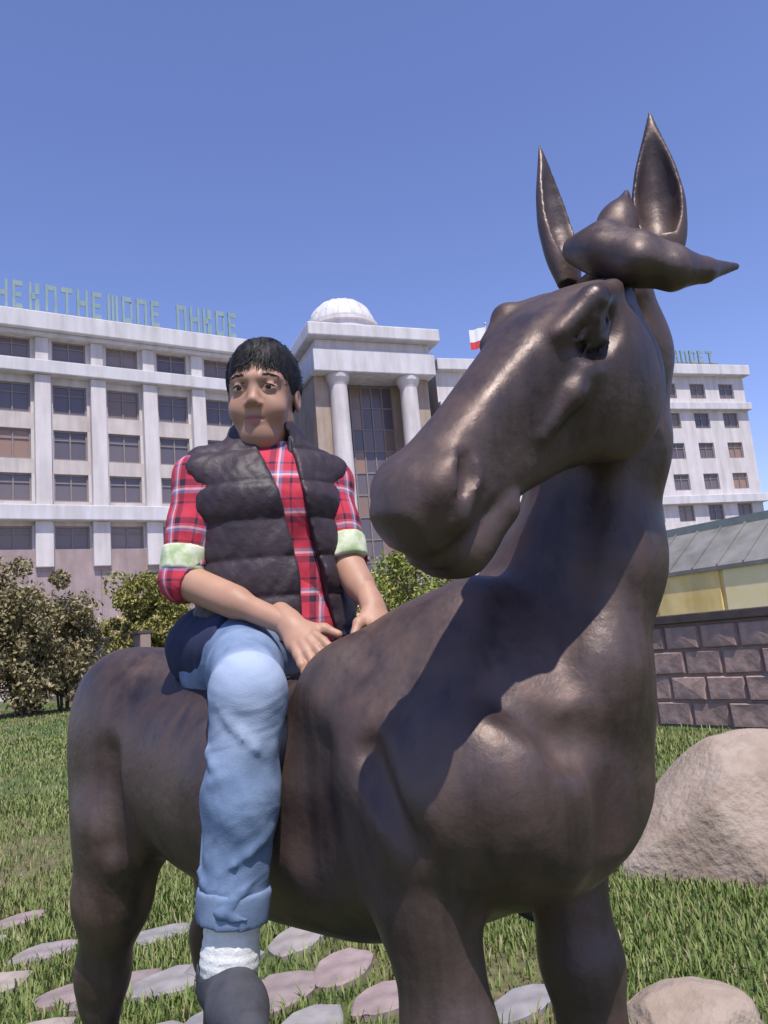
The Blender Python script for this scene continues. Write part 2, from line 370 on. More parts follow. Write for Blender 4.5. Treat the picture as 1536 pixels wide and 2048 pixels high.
def wall(t0, t1, hgt, label, blocks):
    p = W0 + WD * t0; o = empty('retaining_wall', (p[0], p[1], 0), wall_rz); L_ = t1 - t0      # local +x along the wall
    side = 1 if (np.array([-math.sin(wall_rz), math.cos(wall_rz)]) @ WN) > 0 else -1
    tag(o, label, 'wall', 'sections of the retaining wall')
    y0, y1 = sorted((0, -side * .32)); MB().box(0, L_, y0, y1, -.1, hgt - .1).build('core', mortar_m, o)
    y0, y1 = sorted((side * .075, -side * .40)); bevel(MB().box(-.02, L_ + .02, y0, y1, hgt - .098, hgt).build('coping', coping_m, o), .012)
    if blocks:
        ms = []
        for i in range(6):
            k = random.Random(40 + i); m = MB(); wd_, hh = .43, .255; d = .045 + k.uniform(-.012, .012)
            V = []
            for zz in (0, hh):
                for xx in (0, wd_): V.append((xx, 0, zz))
            fr = [(.018 + k.uniform(0, .02), side * (d + k.uniform(-.01, .01)), .018 + k.uniform(0, .012)), (wd_ - .018 - k.uniform(0, .02), side * (d + k.uniform(-.01, .01)), .018), (.018, side * (d + k.uniform(-.012, .01)), hh - .018 - k.uniform(0, .012)), (wd_ - .02, side * (d + k.uniform(-.01, .01)), hh - .018)]
            V += fr + [(wd_ * k.uniform(.3, .7), side * (d + k.uniform(-.008, .010)), hh * k.uniform(.3, .7))]
            F = [[0, 1, 5, 4], [1, 3, 7, 5], [3, 2, 6, 7], [2, 0, 4, 6], [4, 5, 8], [5, 7, 8], [7, 6, 8], [6, 4, 8]]
            me = bpy.data.meshes.new('stone_block'); me.from_pydata(V, [], F if side < 0 else [f[::-1] for f in F]); me.update(); me.materials.append(blk_m); ms.append(me)
        nr = int((hgt - .11) / .268)
        for r in range(nr):
            for c in range(int(min(L_, blocks) / .445)):
                x = c * .445 + (.22 if r % 2 else 0)
                if x + .43 > L_: continue
                b = bpy.data.objects.new('stone_block', random.choice(ms)); COL.objects.link(b); b.parent = o; b.location = (x, side * .001, .01 + r * .268)
    return o
wall(-6.0, 5.0, 1.19, 'low pinkish stone retaining wall with dark coping behind the large boulder', 11)
wall(5.02, 19.0, 1.19, 'low pinkish stone retaining wall running on behind the horse', 0)
wall(19.02, 40.0, 2.25, 'taller pinkish wall with dark coping behind the bushes', 0)

# ------------------------------------------------------------------ yellow annex behind the wall
yel_m = noise_mat('yellow_render', [(.88, .60, .20), (.92, .68, .28), (.93, .74, .38)], scale=2.5, rough=.85, bump=.15, bump_scale=60)
roof_m = noise_mat('grey_roof_metal', [(.19, .18, .165), (.25, .24, .22)], scale=3, rough=.55, bump=.1)
gut_m = noise_mat('grey_green_gutter', [(.16, .19, .17), (.22, .25, .23)], scale=5, rough=.5)
A0 = np.array([5.72, 14.0]) + WD * 4.2; side = 1 if (np.array([-math.sin(wall_rz), math.cos(wall_rz)]) @ WN) > 0 else -1
ann = empty('annex_building', (A0[0], A0[1], 0), wall_rz + math.pi); sd2 = -side      # local x runs towards the viewer's right
tag(ann, 'low annex with yellow rendered wall and grey sloping roof behind the stone wall', 'building')
def ybox(a, b): return sorted((sd2 * a, sd2 * b))
y0, y1 = ybox(0, -5); MB().box(0, 17, y0, y1, 0, 2.02).build('wall', yel_m, ann)
for i in range(12):
    y0, y1 = ybox(.045, .0005); bevel(MB().box(.06 + i * 1.42, 1.40 + i * 1.42, y0, y1, .9, 1.985).build('wall_panel', yel_m if i % 3 else noise_mat('yellow_panel%d' % i, [(.90, .72, .34), (.93, .79, .46)], scale=3, rough=.85), ann), .012)
rv = MB(); ya, yb = sd2 * .09, sd2 * -1.0
rv.v = [(-.3, ya, 2.0), (17.3, ya, 2.0), (17.3, yb, 2.78), (-.3, yb, 2.78), (-.3, ya, 1.93), (17.3, ya, 1.93), (17.3, yb, 1.93), (-.3, yb, 1.93)]
rv.f = [[0, 1, 2, 3], [4, 7, 6, 5], [0, 4, 5, 1], [1, 5, 6, 2], [2, 6, 7, 3], [3, 7, 4, 0]]
roof = rv.build('roof', roof_m, ann)
for i in range(36):
    x = -.25 + i * .5; MBx = MB(); MBx.v = [(x, ya, 2.0), (x + .03, ya, 2.0), (x + .03, yb, 2.78), (x, yb, 2.78), (x, ya, 2.035), (x + .03, ya, 2.035), (x + .03, yb, 2.815), (x, yb, 2.815)]
    MBx.f = [[4, 5, 6, 7], [0, 4, 7, 3], [1, 2, 6, 5], [0, 1, 5, 4], [2, 3, 7, 6]]; MBx.build('seam', roof_m, roof)
y0, y1 = ybox(-.98, -1.25); MB().box(-.35, 17.35, y0, y1, 2.70, 2.92).build('ridge_beam', gut_m, ann)

# ------------------------------------------------------------------ the big pale building behind
pale = noise_mat('pale_stone', [(.58, .53, .53), (.66, .61, .61)], scale=.6, rough=.8, bump=.1, bump_scale=6)
pale2 = noise_mat('pale_band', [(.55, .53, .55), (.62, .60, .62)], scale=.5, rough=.75)
spand = noise_mat('spandrel_stone', [(.50, .44, .42), (.58, .52, .50)], scale=.8, rough=.8)
pink_m = noise_mat('pink_granite', [(.30, .225, .22), (.38, .295, .29)], scale=.7, rough=.7, bump=.15, bump_scale=5)
brown_m = noise_mat('brown_stone', [(.33, .245, .19), (.42, .33, .27)], scale=.6, rough=.75)
frame_m = noise_mat('window_frame', [(.20, .165, .15), (.27, .225, .205)], scale=3, rough=.5)
gl, gt2, gb2 = new_mat('window_glass'); oi = gt2.nodes.new('ShaderNodeObjectInfo')
rg = ramp(gt2, [(0, (.11, .095, .115)), (.4, (.15, .125, .14)), (.62, (.19, .14, .125)), (.8, (.30, .19, .14)), (1, (.22, .175, .165))], 'LINEAR'); gt2.links.new(oi.outputs['Random'], rg.inputs[0]); gt2.links.new(rg.outputs[0], gb2.inputs['Base Color'])
gb2.inputs['Roughness'].default_value = .18; gb2.inputs['Specular IOR Level'].default_value = .5
sign_m = noise_mat('sign_teal', [(.20, .29, .29), (.26, .35, .35)], scale=1, rough=.5)
dome_m = noise_mat('dome_white', [(.62, .60, .60), (.72, .70, .70)], scale=.6, rough=.45)
def weather(mat, lo=.80, zs=.12, sc_=1.6):
    t = mat.node_tree; b = t.nodes['Principled BSDF']; src = b.inputs['Base Color'].links[0].from_socket; c = t.nodes.new('ShaderNodeTexCoord'); m = t.nodes.new('ShaderNodeMapping'); m.inputs['Scale'].default_value = (1, 1, zs)
    n = t.nodes.new('ShaderNodeTexNoise'); n.inputs['Scale'].default_value = sc_; n.inputs['Detail'].default_value = 6; t.links.new(c.outputs['Object'], m.inputs[0]); t.links.new(m.outputs[0], n.inputs['Vector'])
    r = ramp(t, [(.32, (lo, lo * .985, lo * .96)), (.6, (1, 1, 1))], 'LINEAR'); t.links.new(n.outputs['Fac'], r.inputs[0]); x = t.nodes.new('ShaderNodeMix'); x.data_type = 'RGBA'; x.blend_type = 'MULTIPLY'; x.inputs[0].default_value = 1
    t.links.new(src, x.inputs[6]); t.links.new(r.outputs[0], x.inputs[7]); t.links.new(x.outputs[2], b.inputs['Base Color'])
for m_ in (pale, pale2, spand, pink_m, brown_m, dome_m): weather(m_)
weather(yel_m, .78, .3, 2.5); weather(roof_m, .7, 1, 2.0)
WIN = {}
def window(parent, x, z, wd_, hh, y, kind='g'):
    """framed window centred on x, bottom z; facade faces local -y"""
    key = (round(wd_, 2), round(hh, 2))
    if key not in WIN:
        f = MB(); t = .12
        f.box(-wd_ / 2, wd_ / 2, 0, .16, 0, t).box(-wd_ / 2, wd_ / 2, 0, .16, hh - t, hh).box(-wd_ / 2, -wd_ / 2 + t, 0.002, .158, t, hh - t).box(wd_ / 2 - t, wd_ / 2, 0.002, .158, t, hh - t)
        f.box(-.05, .05, .01, .15, t, hh - t).box(-wd_ / 2 + t, -.05, .02, .14, hh * .66, hh * .66 + .08).box(.05, wd_ / 2 - t, .02, .14, hh * .66, hh * .66 + .08)
        g = MB().box(-wd_ / 2 + t * .5, wd_ / 2 - t * .5, .09, .11, t * .5, hh - t * .5)
        fm = f.mesh('window'); fm.materials.append(frame_m); g_ = g.mesh('pane'); g_.materials.append(gl); WIN[key] = (fm, g_)
    fm, g_ = WIN[key]
    o = bpy.data.objects.new('window', fm); COL.objects.link(o); o.parent = parent; o.location = (x, y, z)
    p = bpy.data.objects.new('pane', g_); COL.objects.link(p); p.parent = o
    return o
# left wing: local x along the facade (to the viewer's right), -y towards the viewer
LW0 = np.array([-26.62, 54.3]); LD = np.array([.845, .534]); LD /= np.linalg.norm(LD)
lw = empty('office_wing', (LW0[0], LW0[1], 0), math.atan2(LD[1], LD[0]))
tag(lw, 'long pale stone wing with pilasters and a teal sign along its roof', 'building', 'wings of the pale building')
X0, X1 = -13.2, 21.6; cols = [.85 + 3.9 * k for k in range(-3, 6)]
def strip(parent, z0, z1, y0, name, mat, xa, xb): return MB().box(xa, xb, y0, .35, z0, z1).build(name, mat, parent)
# back wall in strips between the window rows, so every window is a real opening
rows = [(9.9, 1.7), (13.4, 2.05), (16.5, 2.25), (19.95, 2.25), (24.1, 1.55)]
MB().box(X0, X1, .36, 14, 0, 26.6).build('core', spand, lw)
zc = 0
for i, (z, hh) in enumerate(rows):
    strip(lw, zc, z, -.10 if i == 0 else 0, 'base' if i == 0 else 'spandrel', pink_m if i == 0 else (pale if i == 4 else spand), X0, X1); zc = z + hh
    for c, xa in enumerate([X0] + [q + 1.2 for q in cols]):
        xb = cols[c] - 1.2 if c < len(cols) else X1
        if xb > xa: MB().box(xa, xb, .001, .349, z, z + hh).build('pier', pale, lw)
    for x in cols: window(lw, x, z + .002, 2.396, hh - .004, .17)
strip(lw, zc, 26.0, 0, 'parapet_wall', pale, X0, X1)
bevel(MB().box(X0 - .2, X1 + .2, -1.15, .34, 26.0, 27.4).build('cornice', pale2, lw), .08)
bevel(MB().box(X0 - .1, X1 + .1, -.75, .33, 25.70, 25.99).build('cornice_bed', pale2, lw), .04)
bevel(MB().box(X0, X1 + .1, -.95, .33, 22.75, 23.75).build('ledge', pale2, lw), .06)
bevel(MB().box(X0, X1 + .1, -.95, .33, 11.9, 13.0).build('ledge', pale2, lw), .06)
for x in [cols[0] - 1.95] + [q + 1.95 for q in cols]:
    if x < X1 - .6:
        bevel(MB().box(x - .55, x + .55, -.62, -.003, 13.0, 22.74).build('pilaster', pale, lw), .05)
        bevel(MB().box(x - .45, x + .45, -.40, -.003, 23.76, 25.69).build('pilaster', pale, lw), .04)
        bevel(MB().box(x - .6, x + .6, -.5, -.102, 8.6, 11.89).build('pilaster', pale, lw), .04)
MB().box(X0 + .4, X1 - .4, .5, 13.5, 26.6, 27.9).build('roof', pale2, lw)
for i in range(14): MB().box(X0 + .03 + i * 2.48, X0 + 2.44 + i * 2.48, -.16, -.102, 4.2, 8.3).build('cladding_panel', pink_m, lw)
# roof sign: tall teal letters on a rail, unreadable in the photograph
sg = empty('rooftop_sign', (LW0[0], LW0[1], 27.4), math.atan2(LD[1], LD[0]))
tag(sg, 'row of tall teal letters standing on the roof edge of the left wing', 'sign')
GL = {'a': [(0, 0, .22, 1), (.78, 0, 1, 1), (0, .42, 1, .60)], 'b': [(0, 0, .22, 1), (.78, 0, 1, 1), (0, .82, 1, 1)], 'c': [(.39, 0, .61, 1), (0, .82, 1, 1)], 'd': [(0, 0, .22, 1), (0, .82, .9, 1), (0, 0, .9, .18), (.78, .15, 1, .85)],
      'e': [(0, 0, .22, 1), (0, .82, .85, 1), (0, .42, .75, .58), (0, 0, .85, .18)], 'f': [(0, 0, .22, 1), (.4, 0, .6, 1), (.78, 0, 1, 1)], 'g': [(0, 0, .22, 1), (.25, .40, .5, .62), (.5, .60, .9, 1), (.5, 0, .9, .42)]}
MB().box(-1.6, 18.6, -.5, -.38, .12, .26).build('rail', frame_m, sg)
for i in range(9): MB().box(-1.4 + i * 2.45, -1.28 + i * 2.45, -.49, -.39, 0, .121).build('rail_post', frame_m, sg)
xs_ = [(-1.4 + i * 1.12, 'daegbcaefdbe'[i]) for i in range(12)] + [(13.0 + i * 1.1, 'bagde'[i]) for i in range(5)]
for x, g in xs_:
    m = MB()
    for a, b, c, d in GL[g]: m.box(x + a * .8, x + c * .8, -.56 + .004 * len(m.v), -.36, .262 + b * 2.15, .262 + d * 2.15)
    m.build('letter', sign_m, sg)

# tower with portico and dome
TW0 = np.array([-5.3, 69.75]); TD = np.array([.933, .359]); TD /= np.linalg.norm(TD)
tw = empty('domed_tower', (TW0[0], TW0[1], 0), math.atan2(TD[1], TD[0]))
tag(tw, 'pale entrance tower with giant columns, dark glazing and a white dome', 'building')
TL = 12.2
MB().box(.3, TL - .3, 3.6, 17, 0, 26.4).build('core', brown_m, tw)
MB().box(.3, 2.2, 1.2, 3.59, 0, 26.38).build('side_pier', brown_m, tw); MB().box(TL - 2.2, TL - .3, 1.2, 3.59, 0, 26.38).build('side_pier', brown_m, tw)
bevel(MB().box(0, TL, -.3, 17.3, 26.4, 28.6).build('architrave', pale2, tw), .08)
bevel(MB().box(.35, TL - .35, .1, 17, 28.601, 29.6).build('frieze', pale, tw), .05)
bevel(MB().box(-.5, TL + .5, -.9, 17.6, 29.601, 30.9).build('cornice', pale2, tw), .12)
for x in (2.05, TL - 3.05):
    m = MB().lathe([(1.15, 0), (1.15, .7), (.98, .8), (.95, 8), (.90, 17), (.84, 25.3), (.9, 25.5), (1.12, 26.0), (1.15, 26.38)], 26, (x + .5, .9)); m.build('column', pale, tw, False)
gx0, gx1 = 3.4, TL - 3.4
nx = 5; nz = 12
MB().box(2.2, gx0, 3.2, 3.595, 0, 26.36).build('reveal', brown_m, tw); MB().box(gx1, TL - 2.2, 3.2, 3.595, 0, 26.36).build('reveal', brown_m, tw)
pm = MB().box(.03, (gx1 - gx0) / nx - .03, 3.40, 3.44, .03, 2.13).mesh('pane'); pm.materials.append(gl)
for i in range(nx):
    for j in range(nz):
        o = bpy.data.objects.new('pane', pm); COL.objects.link(o); o.parent = tw; o.location = (gx0 + i * (gx1 - gx0) / nx, 0, .3 + j * 2.16)
for i in range(nx + 1):
    x = gx0 + i * (gx1 - gx0) / nx; MB().box(x - .07, x + .07, 3.30, 3.55, 0, 26.35).build('mullion', frame_m, tw)
for j in range(nz + 1): MB().box(gx0, gx1, 3.33, 3.54, .3 + j * 2.16 - .07, .3 + j * 2.16 + .07).build('transom', frame_m, tw)
cx, cy = TL / 2 - .2, 8.2
MB().lathe([(3.9, 30.905), (3.9, 32.0), (3.55, 32.1), (3.55, 33.9), (3.8, 34.0), (3.8, 34.35)], 40, (cx, cy)).build('drum', pale, tw)
prof = [(3.45 * math.cos(t), 34.352 + 3.0 * math.sin(t)) for t in np.linspace(0, math.pi / 2 - .02, 14)]
dome = MB().lathe(prof, 40, (cx, cy)).build('dome', dome_m, tw, True)
for i in range(16):
    t0 = 2 * math.pi * i / 16; MB().tube([(cx + r * 1.003 * math.cos(t0), cy + r * 1.003 * math.sin(t0), z) for r, z in prof[:-1]], .07, 5).build('rib', pale2, dome)

# right wing
RW0 = np.array([6.4, 77.2]); RD = np.array([.956, .295]); RD /= np.linalg.norm(RD)
rw = empty('office_wing', (RW0[0], RW0[1], 0), math.atan2(RD[1], RD[0]))
tag(rw, 'pale six-storey wing with small square windows beyond the horse neck', 'building', 'wings of the pale building')
u = lambda X: (X - RW0[0]) / RD[0]
RX1 = u(42.3); rcols = [u(36.25) - 3.85 * k for k in range(7, -1, -1)] + [u(36.25) + 3.85]
MB().box(0, RX1, .36, 14, 0, 28.0).build('core', spand, rw)
rrows = [(4.6, 1.8), (8.0, 1.8), (11.45, 1.8), (14.9, 1.8), (18.4, 1.8), (21.85, 1.8), (25.3, 1.75)]
zc = 0
for i, (z, hh) in enumerate(rrows):
    strip(rw, zc, z, 0, 'spandrel', pink_m if i == 0 else pale, 0, RX1); zc = z + hh
    for c, xa in enumerate([0] + [q + 1.0 for q in rcols]):
        xb = rcols[c] - 1.0 if c < len(rcols) else RX1
        if xb > xa: MB().box(xa, xb, .001, .349, z, z + hh).build('pier', pale, rw)
    for x in rcols: window(rw, x, z + .002, 1.996, hh - .004, .17)
strip(rw, zc, 27.9, 0, 'parapet_wall', pale, 0, RX1)
bevel(MB().box(0, RX1 + .5, -.8, .34, 27.9, 29.1).build('cornice', pale2, rw), .08)
bevel(MB().box(0, RX1 + .2, -.6, .34, 23.9, 24.7).build('ledge', pale2, rw), .05)
bevel(MB().box(0, RX1 + .3, -.7, .34, 12.1+1.2, 14.2).build('ledge', pale2, rw), .05)
MB().box(.5, RX1 - .5, .5, 13.4, 28.0, 29.4).build('roof', pale2, rw)
s2 = empty('rooftop_sign', (RW0[0], RW0[1], 29.1), math.atan2(RD[1], RD[0]))
tag(s2, 'few small teal letters on the roof edge of the right wing', 'sign')
MB().box(u(33.0), u(39.0), -.5, -.40, .12, .24).build('rail', frame_m, s2)
for i in range(4): MB().box(u(33.1) + i * 1.95, u(33.1) + i * 1.95 + .1, -.49, -.41, 0, .119).build('rail_post', frame_m, s2)
for i, g in enumerate('abdec'):
    m = MB(); x = u(33.3) + i * 1.15
    for a, b, c, d in GL[g]: m.box(x + a * .8, x + c * .8, -.56 + .004 * len(m.v), -.36, .242 + b * 1.4, .242 + d * 1.4)
    m.build('letter', sign_m, s2)

# flagpole with red and white flag in front of the tower
pole_m = noise_mat('pole_metal', [(.45, .45, .46), (.55, .55, .56)], scale=4, rough=.35, metallic=.7)
fl_red = noise_mat('flag_red', [(.55, .04, .05), (.62, .06, .07)], scale=3, rough=.8); fl_white = noise_mat('flag_white', [(.70, .68, .68), (.78, .76, .76)], scale=3, rough=.8)
fp = at(975, 690, 58); fo = empty('flagpole', (fp[0], fp[1], 0)); tag(fo, 'tall metal flagpole with a small red and white flag', 'flagpole')
MB().lathe([(.16, 0), (.16, .3), (.09, .35), (.05, fp[2] + 1.6)], 12).build('pole', pole_m, fo, True)
MB().lathe([(.001, fp[2] + 1.6), (.1, fp[2] + 1.68), (.1, fp[2] + 1.75), (.001, fp[2] + 1.85)], 12).build('finial', pole_m, fo, True)
def flag_part(name, z0, z1, mat, par):
    V, F = [], []; n = 14
    for i in range(n + 1):
        x = -.06 - 1.25 * i / n; y = .10 * math.sin(i * .8) * (i / n); dz = -.18 * (i / n) ** 1.3
        V += [(x, y - .006, z0 + dz), (x, y - .006, z1 + dz), (x, y + .006, z0 + dz), (x, y + .006, z1 + dz)]
    for i in range(n):
        q = i * 4; F += [[q, q + 4, q + 5, q + 1], [q + 2, q + 3, q + 7, q + 6], [q, q + 2, q + 6, q + 4], [q + 1, q + 5, q + 7, q + 3]]
    F += [[0, 1, 3, 2], [4 * n, 4 * n + 2, 4 * n + 3, 4 * n + 1]]
    me = bpy.data.meshes.new(name); me.from_pydata(V, [], F); me.update(); return link(name, me, mat, par)
fl = flag_part('flag', fp[2] + .45, fp[2] + 1.45, fl_white, fo); flag_part('stripe', fp[2] - .15, fp[2] + .449, fl_red, fl)

# ------------------------------------------------------------------ shrubs
bark_m = noise_mat('shrub_bark', [(.075, .055, .04), (.13, .10, .075)], scale=12, rough=.9, bump=.4)
def leaf_mat(name, cs):
    m, t, b = new_mat(name); g = t.nodes.new('ShaderNodeNewGeometry')
    r = ramp(t, [(i / (len(cs) - 1), c) for i, c in enumerate(cs)], 'LINEAR'); t.links.new(g.outputs['Random Per Island'], r.inputs[0]); t.links.new(r.outputs[0], b.inputs['Base Color']); b.inputs['Roughness'].default_value = .65
    return m
olive = leaf_mat('leaf_olive', [(.12, .105, .045), (.19, .16, .07), (.27, .22, .10), (.34, .27, .15)])
ygreen = leaf_mat('leaf_yellow_green', [(.13, .14, .022), (.20, .20, .035), (.27, .25, .06), (.33, .27, .09)])
yellow = leaf_mat('leaf_forsythia', [(.42, .33, .08), (.55, .44, .13), (.62, .52, .22), (.30, .28, .08)])
bgreen = leaf_mat('leaf_bright_green', [(.11, .15, .02), (.18, .23, .03), (.27, .29, .05), (.38, .34, .10)])
def shrub(c, rx, ry, hgt, mat, label, seed, leaves=9000, leaf=.07, base=.05):
    r = np.random.default_rng(seed); o = empty('shrub', (c[0], c[1], 0)); tag(o, label, 'shrub', 'shrubs along the wall')
    st = MB(); tips = []
    for i in range(11):
        a = r.uniform(0, 6.28); q = r.uniform(.25, .9); ex = np.array([math.cos(a) * rx * q, math.sin(a) * ry * q, hgt * r.uniform(.62, .95)]); b0 = np.array([math.cos(a) * .12, math.sin(a) * .12, -.05])
        md = b0 * .5 + ex * .5 + np.array([0, 0, hgt * .12]) - ex * np.array([.2, .2, 0]); st.tube([b0, md, ex], [.035 * hgt / 3, .02 * hgt / 3, .006], 6); tips += [md, ex]
        for j in range(4):
            e2 = md + r.normal(size=3) * np.array([rx * .35, ry * .35, hgt * .18]); st.tube([md * .6 + ex * .4 * (j % 2) + md * .4 * (1 - j % 2), e2], [.012 * hgt / 3, .004], 5); tips.append(e2)
    st.build('stems', bark_m, o)
    nc = 46; C = []
    while len(C) < nc:
        p = r.uniform(-1, 1, 3); 
        if .25 < np.linalg.norm(p) < 1 and p[2] > -.9: C.append(np.array([p[0] * rx, p[1] * ry, base * hgt + (p[2] * .5 + .5) * hgt * (1 - base)]) )
    C = np.array(C + [np.array(t) for t in tips]); cr = r.uniform(.10, .26, len(C)) * (rx + hgt * .5) * .62
    k = r.integers(0, len(C), leaves); d = r.normal(size=(leaves, 3)); d /= np.linalg.norm(d, axis=1)[:, None]
    P = C[k] + d * (cr[k] * r.uniform(.2, 1, leaves) ** .5)[:, None]; P = P[P[:, 2] > .03]; n = len(P)
    a = r.normal(size=(n, 3)); a /= np.linalg.norm(a, axis=1)[:, None]; b = np.cross(a, r.normal(size=(n, 3))); b /= np.linalg.norm(b, axis=1)[:, None]; s = (r.uniform(.6, 1.3, n) * leaf)[:, None]
    V = np.stack([P - a * s, P + b * s * .45, P + a * s, P - b * s * .45], 1).reshape(-1, 3); F = (np.arange(n)[:, None] * 4 + np.arange(4)).astype(int)
    link('crown', np_mesh('crown', V, F), mat, o)
    return o
def gpos(px, Y): p = at(px, 1300, Y); return p[:2]
shrub(gpos(40, 24), 1.9, 1.6, 4.6, olive, 'tall olive brown shrub with fine twigs beside the lawn edge', 1, 26000, .08)
shrub(gpos(-95, 22.5), 1.6, 1.4, 3.7, olive, 'olive brown shrub beyond the tall twiggy shrub', 2, 9000, .075)
shrub(gpos(125, 25.0), 1.2, 1.1, 3.4, olive, 'lower brownish shrub at the foot of the tall shrub', 3, 12000, .075)
shrub(gpos(300, 27), 1.5, 1.3, 4.2, ygreen, 'rounded yellow green shrub behind the horse rump', 4, 20000, .08)
shrub(W0 + WD * 26.5 - WN * 1.6, 1.1, 1.0, 3.2, yellow, 'bright yellow flowering shrub above the taller wall', 5, 7000, .06)
shrub(W0 + WD * 6.1 - WN * 1.6, 1.25, 1.1, 3.05, bgreen, 'fresh green and yellow shrub above the wall behind the muzzle', 6, 15000, .045)
shrub(W0 + WD * 8.6 - WN * 1.7, 1.2, 1.0, 2.6, yellow, 'pale yellow flowering shrub beside the fresh green shrub', 7, 9000, .05)
# ------------------------------------------------------------------ the bronze horse
bronze, z_t, z_b = new_mat('bronze'); ZN, ZL = z_t.nodes, z_t.links
z_tc = ZN.new('ShaderNodeTexCoord'); z_mp = ZN.new('ShaderNodeMapping'); z_mp.inputs['Scale'].default_value = (1, 1, .16); ZL.new(z_tc.outputs['Object'], z_mp.inputs[0])
def z_noise(sc_, det, vec, rg=.6):
    n = ZN.new('ShaderNodeTexNoise'); n.inputs['Scale'].default_value = sc_; n.inputs['Detail'].default_value = det; n.inputs['Roughness'].default_value = rg; ZL.new(vec, n.inputs['Vector']); return n
z1 = z_noise(5, 6, z_tc.outputs['Object']); z2 = z_noise(22, 7, z_mp.outputs[0]); z3 = z_noise(70, 6, z_tc.outputs['Object']); z4 = z_noise(9, 3, z_tc.outputs['Object'])
z_r1 = ramp(z_t, [(.30, (.052, .036, .034)), (.48, (.095, .064, .056)), (.60, (.110, .078, .068)), (.72, (.155, .098, .078))], 'LINEAR'); ZL.new(z1.outputs['Fac'], z_r1.inputs[0])
z_r2 = ramp(z_t, [(.32, (.58, .60, .66)), (.5, (1, 1, 1)), (.70, (1.25, 1.16, 1.10))], 'LINEAR'); ZL.new(z2.outputs['Fac'], z_r2.inputs[0])
z_m = ZN.new('ShaderNodeMix'); z_m.data_type = 'RGBA'; z_m.blend_type = 'MULTIPLY'; z_m.inputs[0].default_value = .85; ZL.new(z_r1.outputs[0], z_m.inputs[6]); ZL.new(z_r2.outputs[0], z_m.inputs[7]); ZL.new(z_m.outputs[2], z_b.inputs['Base Color'])
z_b.inputs['Metallic'].default_value = .42
z_mr = ZN.new('ShaderNodeMapRange'); z_mr.inputs[1].default_value = .3; z_mr.inputs[2].default_value = .7; z_mr.inputs[3].default_value = .34; z_mr.inputs[4].default_value = .60; ZL.new(z2.outputs['Fac'], z_mr.inputs[0]); ZL.new(z_mr.outputs[0], z_b.inputs['Roughness'])
z_bp = ZN.new('ShaderNodeBump'); z_bp.inputs['Strength'].default_value = .35; z_bp.inputs['Distance'].default_value = .003; ZL.new(z3.outputs['Fac'], z_bp.inputs['Height'])
z_b2 = ZN.new('ShaderNodeBump'); z_b2.inputs['Strength'].default_value = .35; z_b2.inputs['Distance'].default_value = .012; ZL.new(z4.outputs['Fac'], z_b2.inputs['Height']); ZL.new(z_bp.outputs[0], z_b2.inputs['Normal']); ZL.new(z_b2.outputs[0], z_b.inputs['Normal'])
bronze_dark = noise_mat('bronze_dark', [(.02, .018, .02), (.05, .04, .04)], scale=12, rough=.4, metallic=.5)
HO = np.array([.174, 1.145, 0]); HF = np.array([.68, -.73, 0]); HF /= np.linalg.norm(HF); HL = np.array([-HF[1], HF[0], 0])
HO = HO - HF * .05 - HL * .033
def h2w(p): return HO + HF * p[0] + HL * p[1] + np.array([0, 0, p[2]])
def w2h(p): q = np.array(p) - HO; return np.array([q @ HF, q @ HL, q[2]])
def wv2h(v): return np.array([v @ HF, v @ HL, v[2]])

